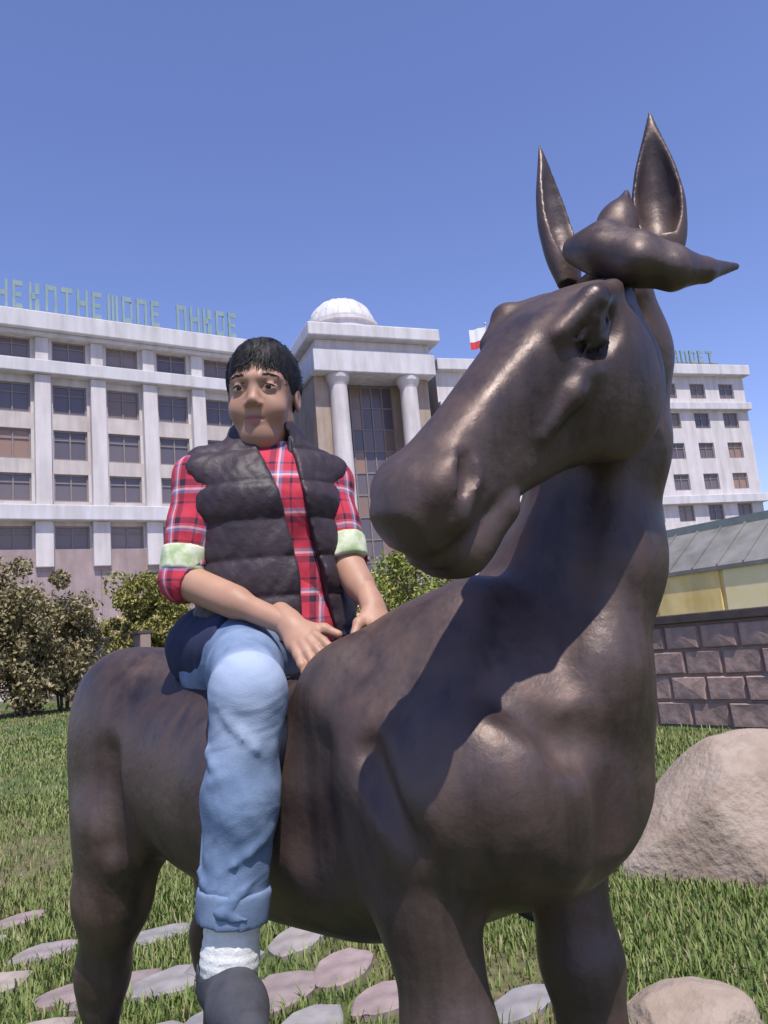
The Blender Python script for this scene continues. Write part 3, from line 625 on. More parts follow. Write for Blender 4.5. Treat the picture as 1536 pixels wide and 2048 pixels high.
def build_horse():
    S = SDF((-1.34, -.48, -.01), (.42, .40, 2.02), .0052)
    X3 = np.eye(3)
    # barrel, lofted
    st = [-1.08, -1.0, -.88, -.65, -.42, -.2, -.02, .10, .16]
    wd = [.09, .165, .195, .205, .215, .205, .185, .165, .11]
    tp = [1.08, 1.145, 1.168, 1.125, 1.085, 1.11, 1.13, 1.09, 1.02]
    bt = [.86, .80, .76, .715, .685, .69, .745, .80, .86]
    S.loft((0, 0, 0), X3, st, wd, tp, bt, n=2.25, k=.03)
    # withers and croup
    S.chain([(-.30, 0, 1.03), (-.14, 0, 1.085), (.0, .01, 1.15)], [.06, .06, .07], k=.10)
    for sg in (-1, 1):
        S.ell((-.94, sg * .10, 1.02), (.165, .105, .15), k=.06)            # croup muscle
        S.ell((-.95, sg * .13, .87), (.14, .08, .20), k=.05)           # thigh
        S.chain([(-.88, sg * .14, .82), (-.95, sg * .14, .66), (-1.02, sg * .135, .50), (-1.035, sg * .135, .44)], [.09, .066, .044, .040], k=.05, n=(1, 0, 0), sq=1.25)
        S.chain([(-1.035, sg * .135, .47), (-1.025, sg * .135, .30), (-1.015, sg * .135, .14)], [.038, .028, .034], k=.02, n=(1, 0, 0), sq=1.2)
        S.cone((-1.015, sg * .135, .14), (-.97, sg * .135, .07), .036, .04, k=.02)
        S.cone((-.965, sg * .135, .06), (-.945, sg * .135, .03), .045, .056, k=.01)
        # shoulder blade, point of shoulder, forearm
        S.chain([(-.16, sg * .105, 1.06), (.02, sg * .135, .93)], [.08, .085], k=.06)
        S.ell((.085, sg * .115, .955), (.085, .072, .10), k=.045)
        S.ell((-.01, sg * .15, .84), (.08, .045, .10), k=.04)
        S.chain([(.0, sg * .138, .80), (.015, sg * .138, .66), (.03, sg * .138, .46), (.03, sg * .138, .40)], [.056, .051, .043, .045], k=.03, n=(1, 0, 0), sq=1.1)
        S.chain([(.03, sg * .138, .42), (.03, sg * .138, .26), (.03, sg * .138, .14)], [.042, .031, .037], k=.02, n=(1, 0, 0), sq=1.15)
        S.cone((.03, sg * .138, .14), (.075, sg * .138, .07), .036, .04, k=.02)
        S.cone((.08, sg * .138, .06), (.10, sg * .138, .03), .046, .057, k=.01)
    # chest
    S.ell((.10, 0, .92), (.085, .14, .12), k=.06)
    S.cone((.20, .0, .93), (.175, .0, .80), .012, .012, k=.05, op='s')      # furrow between the breast muscles
    # neck
    wp = lambda *q: w2h(at(*q))
    npt = [(-.04, .0, 1.05), wp(1105, 1370, 1.20), wp(1165, 1130, 1.21), wp(1195, 900, 1.19), wp(1212, 730, 1.15), wp(1215, 610, 1.09)]
    S.chain(npt, [.125, .112, .095, .082, .072, .055], k=.05, n=(1, -.3, 0), sq=1.3)
    S.chain([(-.10, .0, 1.10), wp(1050, 1180, 1.30), wp(1140, 950, 1.31), wp(1200, 740, 1.24)], [.06, .05, .045, .045], k=.06)        # crest
    S.chain([wp(1165, 1490, 1.07), wp(1200, 1330, 1.085), wp(1222, 1120, 1.11), wp(1225, 950, 1.13)], [.035, .042, .04, .034], k=.035)       # windpipe ridge
    for sg in (-1, 1):   # brachial muscle beside the windpipe
        if sg < 0: S.chain([(.215, .02, .975), (.175, -.06, 1.0), (.13, -.11, 1.06)], [.010, .012, .008], k=.05, op='s')       # crease at the neck's foot
        S.chain([(-.13, sg * .215, 1.0), (-.17, sg * .235, .88), (-.14, sg * .235, .76)], [.010, .014, .012], k=.07, op='s')   # groove behind the shoulder
        S.chain([(-.80, sg * .215, .96), (-.80, sg * .20, .80)], [.012, .014], k=.06, op='s')                    # flank hollow
        S.chain([(.05, sg * .215, .90), (-.02, sg * .20, 1.00)], [.010, .012], k=.04, op='s')
    # tail
    S.chain([(-1.06, 0, 1.09), (-1.12, -.02, 1.02), (-1.11, -.05, .85), (-1.07, -.09, .62), (-1.06, -.11, .5)], [.03, .035, .04, .035, .015], k=.03)
    # ---- head
    P0 = w2h(at(1195, 600, 1.01)); M0 = w2h(at(793, 1050, .845))
    A = (M0 - P0); Ln = np.linalg.norm(A); A /= Ln
    imgA = np.array([793 - 1195, 1050 - 600.]); imgA /= np.linalg.norm(imgA); e = np.array([-imgA[1], imgA[0]])   # perpendicular in the image
    e = e * (-1 if e[1] > 0 else 1)                                                # towards up
    th = R(33)
    D = wv2h(math.cos(th) * (rt * e[0] - up * e[1]) + math.sin(th) * (-fw)); D -= A * (A @ D); D /= np.linalg.norm(D)
    B = np.cross(D, A)                                                             # head's left
    M = np.array([A, B, D]); sc = Ln / .49
    def h(a, b, d): return P0 + (A * a + B * b * .9 + D * d * .95) * sc
    st = np.array([-.03, .04, .10, .16, .24, .33, .40, .455, .49]) * sc
    wd = np.array([.045, .075, .090, .082, .066, .056, .058, .058, .042]) * sc * .9
    tp = np.array([.020, .050, .066, .072, .066, .056, .052, .044, .018]) * sc * .95
    bt = np.array([-.08, -.15, -.18, -.175, -.13, -.098, -.092, -.092, -.070]) * sc * .95
    S.loft(P0, M, st, wd, tp, bt, n=3.4, k=.012)
    S.ell(h(.456, 0, -.008), np.array([.043, .047, .048]) * sc, M, k=.03)      # rounded end of the muzzle
    for sg in (-1, 1):
        S.ell(h(.105, sg * .066, -.085), np.array([.10, .034, .10]) * sc, M, k=.025)   # cheek
        S.chain([h(.165, sg * .084, -.014), h(.21, sg * .079, -.026), h(.275, sg * .064, -.042)], np.array([.011, .011, .005]) * sc, k=.016)  # facial crest
        S.ell(h(.125, sg * .098, .020), np.array([.054, .030, .036]) * sc, M, k=.010, op='s')    # eye socket
        S.chain([h(.035, sg * .066, .030), h(.105, sg * .083, .052), h(.175, sg * .070, .050)], np.array([.012, .016, .009]) * sc, k=.018)  # brow
        S.ell(h(.128, sg * .076, .018), np.array([.024, .018, .017]) * sc, M, k=.003)           # eyeball
        S.chain([h(.098, sg * .086, .010), h(.128, sg * .090, .002), h(.158, sg * .083, .010)], np.array([.005, .007, .004]) * sc, k=.006)  # lower lid
        S.chain([h(.094, sg * .084, .022), h(.126, sg * .094, .036), h(.162, sg * .080, .024)], np.array([.004, .006, .004]) * sc, k=.006)  # upper lid
        S.ell(h(.425, sg * .056, .010), np.array([.040, .020, .030]) * sc, M, k=.02)             # nostril wing
        S.chain([h(.394, sg * .064, .026), h(.410, sg * .072, .013), h(.432, sg * .070, .002)], np.array([.012, .0165, .011]) * sc, k=.005, op='s')
        S.ell(h(.452, sg * .058, -.020), np.array([.022, .016, .016]) * sc, M, k=.010)
        S.chain([h(.345, sg * .060, -.064), h(.40, sg * .060, -.057), h(.455, sg * .060, -.056), h(.492, sg * .040, -.054), h(.507, sg * .0, -.052)], np.array([.005, .007, .007, .007, .007]) * sc, k=.009, op='s')   # mouth
        S.chain([h(.37, sg * .045, -.082), h(.45, sg * .038, -.088)], np.array([.016, .018]) * sc, k=.02)
    S.ell(h(.437, 0, -.092), np.array([.044, .044, .024]) * sc, M, k=.025)
    # ears: hollow leaves whose openings face the viewer's side
    ears = []
    def ear(base, tip, w_, open_dir, k=.015):
        b0, t0 = w2h(base), w2h(tip); S = SDF(np.minimum(b0, t0) - .09, np.maximum(b0, t0) + .06, .0026)
        base = w2h(base); tip = w2h(tip); od = wv2h(open_dir); ax = tip - base; ln = np.linalg.norm(ax); ax /= ln
        od -= ax * (ax @ od); od /= np.linalg.norm(od); sd_ = np.cross(od, ax)
        ts = np.linspace(-.1, 1, 14)
        wd_ = w_ * np.interp(ts, [-.1, .1, .35, .6, .85, 1], [.62, .95, 1.0, .74, .30, .06])
        S.loft(base, np.array([ax, sd_, od]), ts * ln, wd_, wd_ * .55, -wd_ * .75, n=2.0, k=k)
        ti = np.linspace(.08, .93, 12); wi = w_ * np.interp(ti, [.08, .2, .4, .65, .93], [.45, .74, .80, .55, .08])
        S.loft(base + od * w_ * .42, np.array([ax, sd_, od]), ti * ln, wi * 1.04, wi * 1.3, -wi * 1.12, n=2.0, k=.006, op='s')
        ears.append(S.extract(2))
    toC = -fw
    ear(at(1325, 500, 1.05), at(1299, 225, 1.07), .038, toC * .95 - rt * .35)
    ear(at(1136, 545, 1.10), at(1079, 290, 1.13), .034, toC * .8 + rt * .6)
    V, Q = S.extract(2); off = len(V); AV, AQ = [V], [Q]
    for v_, q_ in ears: AV.append(v_); AQ.append(q_ + off); off += len(v_)
    me = np_mesh('horse_statue', np.concatenate(AV), np.concatenate(AQ)); me.shade_smooth()
    o = link('horse_statue', me, bronze)
    Mw = Matrix(((HF[0], HL[0], 0, HO[0]), (HF[1], HL[1], 0, HO[1]), (0, 0, 1, 0), (0, 0, 0, 1)))
    o.matrix_world = Mw
    tag(o, 'dark brown bronze horse statue turning its head back towards its rider', 'statue')
    # forelock: one crescent lock sweeping back to a point and a tuft between the ears
    cs = [w2h(at(x, y, d)) for x in (1090, 1540) for y in (320, 680) for d in (.86, 1.18)]
    Fk = SDF(np.min(cs, 0), np.max(cs, 0), .004)
    cv = [(1150, 500, 1.05), (1205, 498, 1.0), (1275, 517, .965), (1345, 535, .965), (1410, 540, .985), (1472, 533, 1.02)]
    for dy, dd, rr in ((0, 0, 1), (-22, .0, .62), (24, .0, .62), (2, -.018, .7)):   # strands of the lock
        Fk.chain([w2h(at(x, y + dy * q, d + dd * q)) for (x, y, d), q in zip(cv, (.5, 1, 1, .8, .4, 0))], np.array([.018, .031, .032, .026, .014, .002]) * rr, k=.008)
    Fk.chain([w2h(at(*q)) for q in ((1225, 500, 1.03), (1236, 445, 1.05), (1254, 385, 1.06))], [.036, .022, .005], k=.03)
    fm, _ = Fk.mesh('forelock', 1)
    link('forelock', fm, bronze, o)
    for sg in (-1, 1):
        e_ = MB().lathe([(.001, -.015), (.008, -.0128), (.0130, -.0075), (.015, 0), (.0130, .0075), (.008, .0128), (.001, .015)], 18).build('eye', bronze_dark, o, True)
        e_.location = Vector(h(.128, sg * .0735, .018))
        e_.scale = (1.25, 1.25, 1.25)
    return o, S
horse, HSDF = build_horse()
# ------------------------------------------------------------------ the rider
def unit(v): v = np.array(v, float); return v / np.linalg.norm(v)
def fold_noise(S, amp, f, seed, lim=.03):
    r = np.random.default_rng(seed)
    def fn(X, Y, Z):
        t = 0
        for i in range(5):
            d = unit(r.normal(size=3)); fr = f * (0.7 + .5 * i); ph = r.uniform(0, 6.28)
            t = t + np.sin(fr * (X * d[0] + Y * d[1] + Z * d[2]) + ph + 1.2 * np.sin(fr * .5 * (X * d[1] - Y * d[2] + Z * d[0]))) / (1 + .5 * i)
        return amp * t * .45
    S.field(fn)
skin = noise_mat('skin', [(.38, .205, .135), (.47, .265, .18)], scale=14, rough=.55, bump=.08, bump_scale=220, dist=.001)
skin.node_tree.nodes['Principled BSDF'].inputs['Subsurface Weight'].default_value = .12
skin.node_tree.nodes['Principled BSDF'].inputs['Subsurface Radius'].default_value = (.012, .005, .003)
skt = skin.node_tree; skb = skt.nodes['Principled BSDF']; sks = skb.inputs['Base Color'].links[0].from_socket
ska = skt.nodes.new('ShaderNodeAttribute'); ska.attribute_name = 'lip'; skm = skt.nodes.new('ShaderNodeMix'); skm.data_type = 'RGBA'; skm.inputs[7].default_value = (.36, .135, .11, 1)
skt.links.new(ska.outputs['Fac'], skm.inputs[0]); skt.links.new(sks, skm.inputs[6]); skt.links.new(skm.outputs[2], skb.inputs['Base Color'])
hair_m = noise_mat('hair_black', [(.008, .007, .008), (.020, .016, .016)], scale=60, rough=.6, spec=.3)
eye_w = noise_mat('eye_white', [(.6, .58, .56), (.7, .68, .66)], rough=.2); eye_d = noise_mat('eye_dark', [(.012, .007, .005), (.02, .012, .008)], rough=.1)
lip_m = noise_mat('lip', [(.36, .14, .115), (.42, .17, .14)], scale=40, rough=.45)
denim = noise_mat('denim', [(.085, .135, .235), (.14, .205, .33), (.21, .285, .42)], scale=14, rough=.85, bump=.35, bump_scale=420, dist=.0015, detail=4)
def soft_folds(mat, sc_, zs, dist, st=.6):
    t = mat.node_tree; b = t.nodes['Principled BSDF']; old = b.inputs['Normal'].links[0].from_socket if b.inputs['Normal'].links else None
    c = t.nodes.new('ShaderNodeTexCoord'); m = t.nodes.new('ShaderNodeMapping'); m.inputs['Scale'].default_value = (1, 1, zs); n = t.nodes.new('ShaderNodeTexNoise'); n.inputs['Scale'].default_value = sc_; n.inputs['Detail'].default_value = 2; n.inputs['Distortion'].default_value = .6
    t.links.new(c.outputs['Object'], m.inputs[0]); t.links.new(m.outputs[0], n.inputs['Vector']); q = t.nodes.new('ShaderNodeBump'); q.inputs['Strength'].default_value = st; q.inputs['Distance'].default_value = dist
    t.links.new(n.outputs['Fac'], q.inputs['Height'])
    if old: t.links.new(old, q.inputs['Normal'])
    t.links.new(q.outputs[0], b.inputs['Normal'])
soft_folds(denim, 9, 1.8, .014, .55)
dt = denim.node_tree; db = dt.nodes['Principled BSDF']; src = db.inputs['Base Color'].links[0].from_socket
fa_ = dt.nodes.new('ShaderNodeAttribute'); fa_.attribute_name = 'sunlit_fade'; fmx = dt.nodes.new('ShaderNodeMix'); fmx.data_type = 'RGBA'; fmx.inputs[7].default_value = (.42, .49, .64, 1)
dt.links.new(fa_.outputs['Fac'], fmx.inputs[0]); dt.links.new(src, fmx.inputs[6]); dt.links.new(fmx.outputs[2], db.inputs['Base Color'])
navy_m = noise_mat('navy_cloth', [(.012, .016, .05), (.022, .03, .08)], scale=14, rough=.85, bump=.3, bump_scale=250, dist=.001)
denim_dark = noise_mat('denim_hem', [(.11, .16, .27), (.20, .27, .40)], scale=20, rough=.9, bump=.3, bump_scale=300, dist=.0015)
sock_m = noise_mat('sock_white', [(.62, .62, .60), (.78, .78, .75)], scale=60, rough=.95, bump=.5, bump_scale=300, dist=.002)
shoe_m = noise_mat('shoe_grey', [(.035, .035, .045), (.07, .07, .085)], scale=25, rough=.75, bump=.3, bump_scale=160, dist=.002)
sole_m = noise_mat('shoe_sole', [(.03, .03, .035), (.05, .05, .055)], scale=20, rough=.8)
vest_m = noise_mat('vest_nylon', [(.028, .018, .024), (.050, .034, .042)], scale=12, rough=.55, bump=.45, bump_scale=46, dist=.006, spec=.4, rough_var=.08)
collar_m = noise_mat('vest_collar', [(.035, .036, .045), (.055, .056, .068)], scale=12, rough=.5, bump=.25, bump_scale=40, dist=.004)
zip_m = noise_mat('zip', [(.03, .03, .035), (.06, .06, .07)], scale=200, rough=.4, metallic=.6)
cuff_m = noise_mat('cuff_green', [(.34, .46, .24), (.52, .58, .36), (.66, .70, .55)], scale=38, rough=.9, bump=.2, bump_scale=300, dist=.001, lo=.38, hi=.62)
# plaid flannel, driven by cloth coordinates stored on the mesh
plaid, pt_, pb_ = new_mat('plaid_flannel')
an = pt_.nodes.new('ShaderNodeAttribute'); an.attribute_name = 'cloth'
sx = pt_.nodes.new('ShaderNodeSeparateXYZ'); pt_.links.new(an.outputs['Vector'], sx.inputs[0])
red, dk, wh, bl, pk = (.52, .035, .065), (.028, .018, .045), (.72, .62, .66), (.20, .22, .40), (.62, .10, .15)
stops = [(0, red), (.30, dk), (.46, pk), (.52, wh), (.58, bl), (.66, red), (.86, dk), (.92, red)]
rs = []
for i in range(2):
    mm = pt_.nodes.new('ShaderNodeMath'); mm.operation = 'MULTIPLY'; mm.inputs[1].default_value = 1 / .075
    fr = pt_.nodes.new('ShaderNodeMath'); fr.operation = 'FRACT'
    pt_.links.new(sx.outputs[i], mm.inputs[0]); pt_.links.new(mm.outputs[0], fr.inputs[0])
    r_ = ramp(pt_, stops); pt_.links.new(fr.outputs[0], r_.inputs[0]); rs.append(r_)
mx = pt_.nodes.new('ShaderNodeMix'); mx.data_type = 'RGBA'; mx.inputs[0].default_value = .5
pt_.links.new(rs[0].outputs[0], mx.inputs[6]); pt_.links.new(rs[1].outputs[0], mx.inputs[7]); pt_.links.new(mx.outputs[2], pb_.inputs['Base Color'])
pb_.inputs['Roughness'].default_value = .9
nb = pt_.nodes.new('ShaderNodeTexNoise'); nb.inputs['Scale'].default_value = 350; tcp = pt_.nodes.new('ShaderNodeTexCoord'); pt_.links.new(tcp.outputs['Object'], nb.inputs['Vector'])
bpn = pt_.nodes.new('ShaderNodeBump'); bpn.inputs['Strength'].default_value = .25; bpn.inputs['Distance'].default_value = .001
pt_.links.new(nb.outputs['Fac'], bpn.inputs['Height']); pt_.links.new(bpn.outputs[0], pb_.inputs['Normal'])

soft_folds(plaid, 20, .7, .012)
def build_boy():
    # joints, in metres
    pel = h2w((-.535, .03, 1.165))
    hipR = h2w((-.53, -.055, 1.14)); hipL = h2w((-.53, .12, 1.14))
    kneeR = at(496, 1385, 1.16); ankR = at(462, 1888, 1.16); toeR = at(500, 2075, 1.04)
    kn = w2h(kneeR); kneeL = h2w((kn[0], .285, kn[2] + .0)); an_ = w2h(ankR); ankL = h2w((an_[0], .31, an_[2]))
    shR = at(398, 958, 1.52); shL = at(655, 965, 1.60)
    elR = at(366, 1160, 1.48); wrR = at(582, 1252, 1.365); haR = at(628, 1308, 1.315)
    elL = at(694, 1130, 1.55); wrL = at(745, 1212, 1.47); haL = at(772, 1248, 1.42)
    nk = at(532, 915, 1.565); hd = at(526, 798, 1.545)
    def settle(p, clear):      # rest a point on the bronze
        q = w2h(p)
        for _ in range(80):
            i = np.clip(((q - HSDF.lo) / HSDF.res).round().astype(int), 0, HSDF.n - 1)
            f = HSDF.F[tuple(i)]
            if abs(f - clear) < .003: break
            q[2] += np.clip((clear - f), -.01, .01) if f < .4 else -.01
        return h2w(q)
    haR = settle(haR, .020); haL = settle(haL, .020); wrR = wrR + np.array([0, 0, 1]) * max(0, haR[2] + .018 - wrR[2]); wrL = wrL + np.array([0, 0, 1]) * max(0, haL[2] + .018 - wrL[2])
    chest = (shR + shL) / 2 + np.array([0, 0, -.05]); waist = pel + np.array([0, 0, .12])
    lat = unit(shL - shR); spn = unit(nk - pel); fro = unit(np.cross(lat, spn)); fro = -fro if fro[1] > 0 else fro    # towards the viewer
    root = empty('person', h2w((-.535, .03, 1.12)))
    tag(root, 'child in dark quilted vest, red plaid shirt and jeans riding the bronze horse', 'person')
    inv = Vector(-np.array(root.location))
    def add(name, me, mat, parent=None):
        o = link(name, me, mat, parent or root); 
        if parent is None: o.location = inv
        return o
    # ---------------- head frame
    hu = unit([.05, -.10, 1.0]); hf = unit(np.array([-.08, -1.0, -.30])); hf = unit(hf - hu * (hf @ hu)); hl = np.cross(hu, hf)   # hl: the child's left (viewer's right)
    HM = np.array([hl, hf, hu]); Hs = 1.03
    def H(a, b, c): return hd + (hl * a * .90 + hf * b + hu * c) * Hs
    LS = np.array([.90, 1, 1])
    S = SDF(hd - np.array([.13, .15, .19]), hd + np.array([.13, .14, .15]), .0017)
    def he(p, r, k, op='u'): S.ell(H(*p), np.array(r) * Hs * LS, HM, k=k, op=op)
    def hc(p, q, r0, r1, k, op='u'): S.cone(H(*p), H(*q), r0 * Hs, r1 * Hs, k=k, op=op)
    he((0, -.012, .035), (.0725, .088, .078), .02)            # skull
    he((0, .022, -.014), (.057, .058, .074), .03)             # face
    he((0, .045, -.078), (.033, .030, .028), .035)            # chin
    for g in (-1, 1):
        hc((g * .046, .0, -.048), (g * .016, .045, -.086), .015, .012, .03)   # jaw
        he((g * .036, .055, -.032), (.022, .020, .020), .025) # cheeks
        he((g * .031, .088, .008), (.018, .015, .010), .014, 's')
        hc((g * .012, .076, .025), (g * .046, .062, .024), .008, .006, .014)   # brow
        he((g * .0305, .0665, .0065), (.0160, .0132, .0136), .005)             # lids over the eyeball
        he((g * .074, -.010, -.004), (.007, .017, .025), .006)                # ear
        he((g * .081, -.005, -.002), (.005, .010, .015), .005, 's')
        he((g * .0105, .084, -.026), (.0075, .008, .0058), .006)              # nostrils
    hc((0, .072, .014), (0, .086, -.016), .0060, .0080, .012); he((0, .0885, -.0195), (.0085, .0080, .0070), .008)    # nose
    for g in (-1, 1): he((g * .0065, .0905, -.0285), (.0030, .0034, .0026), .003, 's')
    he((0, .069, -.0400), (.016, .010, .012), .012)
    hc((-.0150, .0720, -.0490), (.0, .0765, -.0478), .0030, .0048, .005); hc((.0150, .0720, -.0490), (.0, .0765, -.0478), .0030, .0048, .005)
    hc((-.0120, .0720, -.0588), (.0, .0755, -.0592), .0038, .0058, .005); hc((.0120, .0720, -.0588), (.0, .0755, -.0592), .0038, .0058, .005)
    hc((-.0185, .0755, -.0532), (.0, .0825, -.0535), .0012, .0012, .003, 's'); hc((.0185, .0755, -.0532), (.0, .0825, -.0535), .0012, .0012, .003, 's')
    for g in (-1, 1):      # eye slits
        hc((g * .0170, .0785, .0048), (g * .0300, .0835, .0056), .0020, .0050, .002, 's'); hc((g * .0300, .0835, .0056), (g * .0445, .0740, .0058), .0050, .0018, .002, 's')
        hc((g * .019, .0770, .0140), (g * .044, .0690, .0130), .0012, .0010, .004, 's')      # fold above the lid
    S.cone(H(0, -.02, -.05), nk - spn * .03, .040, .045, k=.03)
    HeadV, HeadQ = S.extract(2)
    S = SDF(np.array([-.52, 1.05, .7]), np.array([.14, 1.95, 1.80]), .0040)
    # neck, trunk, arms
    S.cone(H(0, -.02, -.075), nk - spn * .03, .036, .045, k=.03)
    S.chain([nk - spn * .06, chest, waist, pel], [.07, .088, .078, .085], k=.05, n=lat, sq=1.3)
    S.chain([shR, nk - spn * .05, shL], [.042, .048, .042], k=.04)
    S.chain([shR, elR, wrR], [.036, .028, .0195], k=.015); S.chain([shL, elL, wrL], [.036, .028, .0195], k=.015)
    S.cone(elR + (wrR - elR) * .05, elR + (wrR - elR) * .5, .028, .027, k=.02); S.cone(elL + (wrL - elL) * .05, elL + (wrL - elL) * .5, .028, .026, k=.02)
    for hp, kn_, an2 in ((hipR, kneeR, ankR), (hipL, kneeL, ankL)): S.chain([hp, kn_, an2], [.055, .042, .03], k=.02)
    TrunkV, TrunkQ = S.extract(1)
    shells = [(HeadV, HeadQ), (TrunkV, TrunkQ)]
    # hands: palm plus four fingers and a thumb, resting on the bronze
    def hand(wr, mid, nrm, thumb_side, sc=1.0):
        d = unit(mid - wr); n = unit(nrm - d * (nrm @ d)); sd_ = np.cross(n, d) * thumb_side      # n: back of the hand; sd_: thumb side
        S = SDF(wr - .16, wr + .16, .0021)
        S.cone(wr - d * .04, wr, .0195, .0205, k=.01)
        S.ell(wr + d * .048 * sc, np.array([.040, .030, .0135]) * sc, np.array([d, sd_, n]), k=.014)
        S.cone(wr - d * .01, wr + d * .03 * sc, .021 * sc, .022 * sc, k=.015, n=n, sq=.65)
        for i, (o_, ln, sp) in enumerate(((.024, .058, .16), (.008, .066, .03), (-.008, .061, -.08), (-.023, .048, -.22))):
            b0 = wr + d * (.078 - .004 * abs(i - 1)) * sc + sd_ * o_ * sc + n * .003
            fd = unit(d + sd_ * sp - n * .12); k1 = b0 + fd * ln * .42 * sc; fd2 = unit(fd - n * .38); k2 = k1 + fd2 * ln * .32 * sc; fd3 = unit(fd2 - n * .35); k3 = k2 + fd3 * ln * .26 * sc
            S.chain([b0 - fd * .02, b0, k1, k2, k3], np.array([.0085, .0088, .0078, .0072, .006]) * sc, k=.004)
        t0 = wr + d * .022 * sc + sd_ * .020 * sc - n * .004; td = unit(d * .75 + sd_ * .8 - n * .15); t1 = t0 + td * .030 * sc; t2 = t1 + unit(td + d * .5 - n * .2) * .027 * sc
        S.chain([t0, t1, t2], np.array([.0115, .0095, .0075]) * sc, k=.008)
        shells.append(S.extract(1))
    nR = unit(HL * -.45 + np.array([0, 0, 1.0])); nL = unit(HL * .2 + np.array([0, 0, 1.]) )
    hand(wrR, haR, nR + HF * -.3, 1 if np.cross(nR, unit(haR - wrR)) @ rt > 0 else -1, .98)
    hand(wrL, haL, nL + HF * -.2, 1 if np.cross(nL, unit(haL - wrL)) @ rt < 0 else -1, .98)
    off = 0; AV, AQ = [], []
    for v_, q_ in shells: AV.append(v_); AQ.append(q_ + off); off += len(v_)
    AV = np.concatenate(AV); me = np_mesh('body', AV, np.concatenate(AQ)); me.shade_smooth(); body = add('body', me, skin)
    rl = (AV - hd) @ HM.T / Hs; lw_ = np.exp(-((rl[:, 0] / .0165) ** 4 + ((rl[:, 2] + .0535) / .0085) ** 4)) * (rl[:, 1] > .05)
    la = me.attributes.new('lip', 'FLOAT', 'POINT'); la.data.foreach_set('value', lw_.astype(np.float32))
    for g in (-1, 1):
        eb = MB().lathe([(.0005, -.0115), (.006, -.0098), (.0099, -.0058), (.0115, 0), (.0099, .0058), (.006, .0098), (.0005, .0115)], 16)
        eo = eb.build('eye', eye_w, root, True); eo.matrix_local = Matrix.Translation(inv) @ Matrix.Translation(Vector(H(g * .0305, .0672, .0065))) 
        io = MB().lathe([(.0060, -.0008), (.0055, .0006), (.004, .0014), (.0005, .0018)], 14).build('iris', eye_d, eo, True)
        q = Vector(unit(hf * 1 - hu * .06)).to_track_quat('Z', 'Y'); io.matrix_local = q.to_matrix().to_4x4() @ Matrix.Translation((0, 0, .0105))
        lt = MB().tube([H(g * .0165, .0790, .0070), H(g * .0230, .0815, .0098), H(g * .0300, .0825, .0110), H(g * .0380, .0795, .0100), H(g * .0455, .0735, .0070)], [.0005, .0009, .0011, .0010, .0005], 6); add('eyelashes', lt.mesh('eyelashes'), hair_m)
        er = np.random.default_rng(60 + g); tq = er.uniform(0, 1, 190); EV, EF = [], []
        for t_ in tq:
            c_ = H(g * (.0135 + .0345 * t_), .0835 - .0150 * t_ ** 1.6, .0235 + .0055 * math.sin(math.pi * (t_ * .75 + .1)) + er.normal() * .0014); d_ = unit(hl * g * (.9) + hu * (.45 - .8 * t_) - hf * .35 * t_ + er.normal(size=3) * .12); p_ = unit(np.cross(d_, hf)); i_ = len(EV)
            EV += [c_ - p_ * .0004 - hf * .001, c_ + p_ * .0004 - hf * .001, c_ + d_ * .0075 + hf * .0008]; EF.append((i_, i_ + 1, i_ + 2))
        eo2 = add('eyebrow', np_mesh('eyebrow', EV, EF), hair_m)
    # ---------------- hair
    Hs_ = SDF(hd - .16, hd + .18, .0034)
    Hs_.ell(H(0, -.016, .038), np.array((.0800, .095, .086)) * Hs * LS, HM, k=.01)
    Hs_.ell(H(0, .060, -.035), np.array((.064, .060, .086)) * Hs * LS, HM, k=.014, op='s')
    for g in (-1, 1): Hs_.ell(H(g * .085, .01, -.035), np.array((.02, .032, .05)) * Hs, HM, k=.01, op='s')
    Hs_.half(H(0, -.02, -.045), unit(-hu - hf * .25))
    hr = np.random.default_rng(3)
    def tx(X, Y, Z):
        a = (X - hd[0]) * hl[0] + (Y - hd[1]) * hl[1] + (Z - hd[2]) * hl[2]; c = (X - hd[0]) * hf[0] + (Y - hd[1]) * hf[1] + (Z - hd[2]) * hf[2]
        return .0009 * np.sin(a * 420 + 3 * np.sin(c * 60)) + .0014 * np.sin(a * 150 + c * 90 + 1)
    Hs_.field(tx)
    hm, HV = Hs_.mesh('hair', 1); hair_o = add('hair', hm, hair_m)
    # short strands over the cap
    rel = HV - hd; top = (np.linalg.norm(HV - H(0, -.016, .038), axis=1) > .074); cand = HV[top]
    pick = cand[hr.integers(0, len(cand), 9000)]; nrm_ = pick - H(0, -.016, .038); nrm_ /= np.linalg.norm(nrm_, axis=1)[:, None]
    flow = np.array(hf) * .8 - np.array(hu) * .35 + hr.normal(size=(len(pick), 3)) * .22; flow -= nrm_ * (flow * nrm_).sum(1)[:, None] * .75; flow /= np.linalg.norm(flow, axis=1)[:, None]
    sdv = np.cross(flow, nrm_); Lh = hr.uniform(.014, .030, len(pick))[:, None]; wv = .0006
    b0 = pick - nrm_ * .003; V_ = np.stack([b0 - sdv * wv, b0 + sdv * wv, b0 + flow * Lh * .6 + nrm_ * .0022 + sdv * wv * .7, b0 + flow * Lh * .6 + nrm_ * .0022 - sdv * wv * .7, b0 + flow * Lh + nrm_ * .0015], 1).reshape(-1, 3)
    i5 = np.arange(len(pick))[:, None] * 5; F_ = np.concatenate([np.concatenate([i5, i5 + 1, i5 + 2, ], 1), np.concatenate([i5, i5 + 2, i5 + 3], 1), np.concatenate([i5 + 3, i5 + 2, i5 + 4], 1)])
    so = add('hair_strands', np_mesh('hair_strands', V_, F_), hair_m); so['kind'] = 'stuff'
    # ---------------- shirt
    S = SDF(np.array([-.52, 1.28, 1.08]), np.array([.12, 1.80, 1.72]), .004)
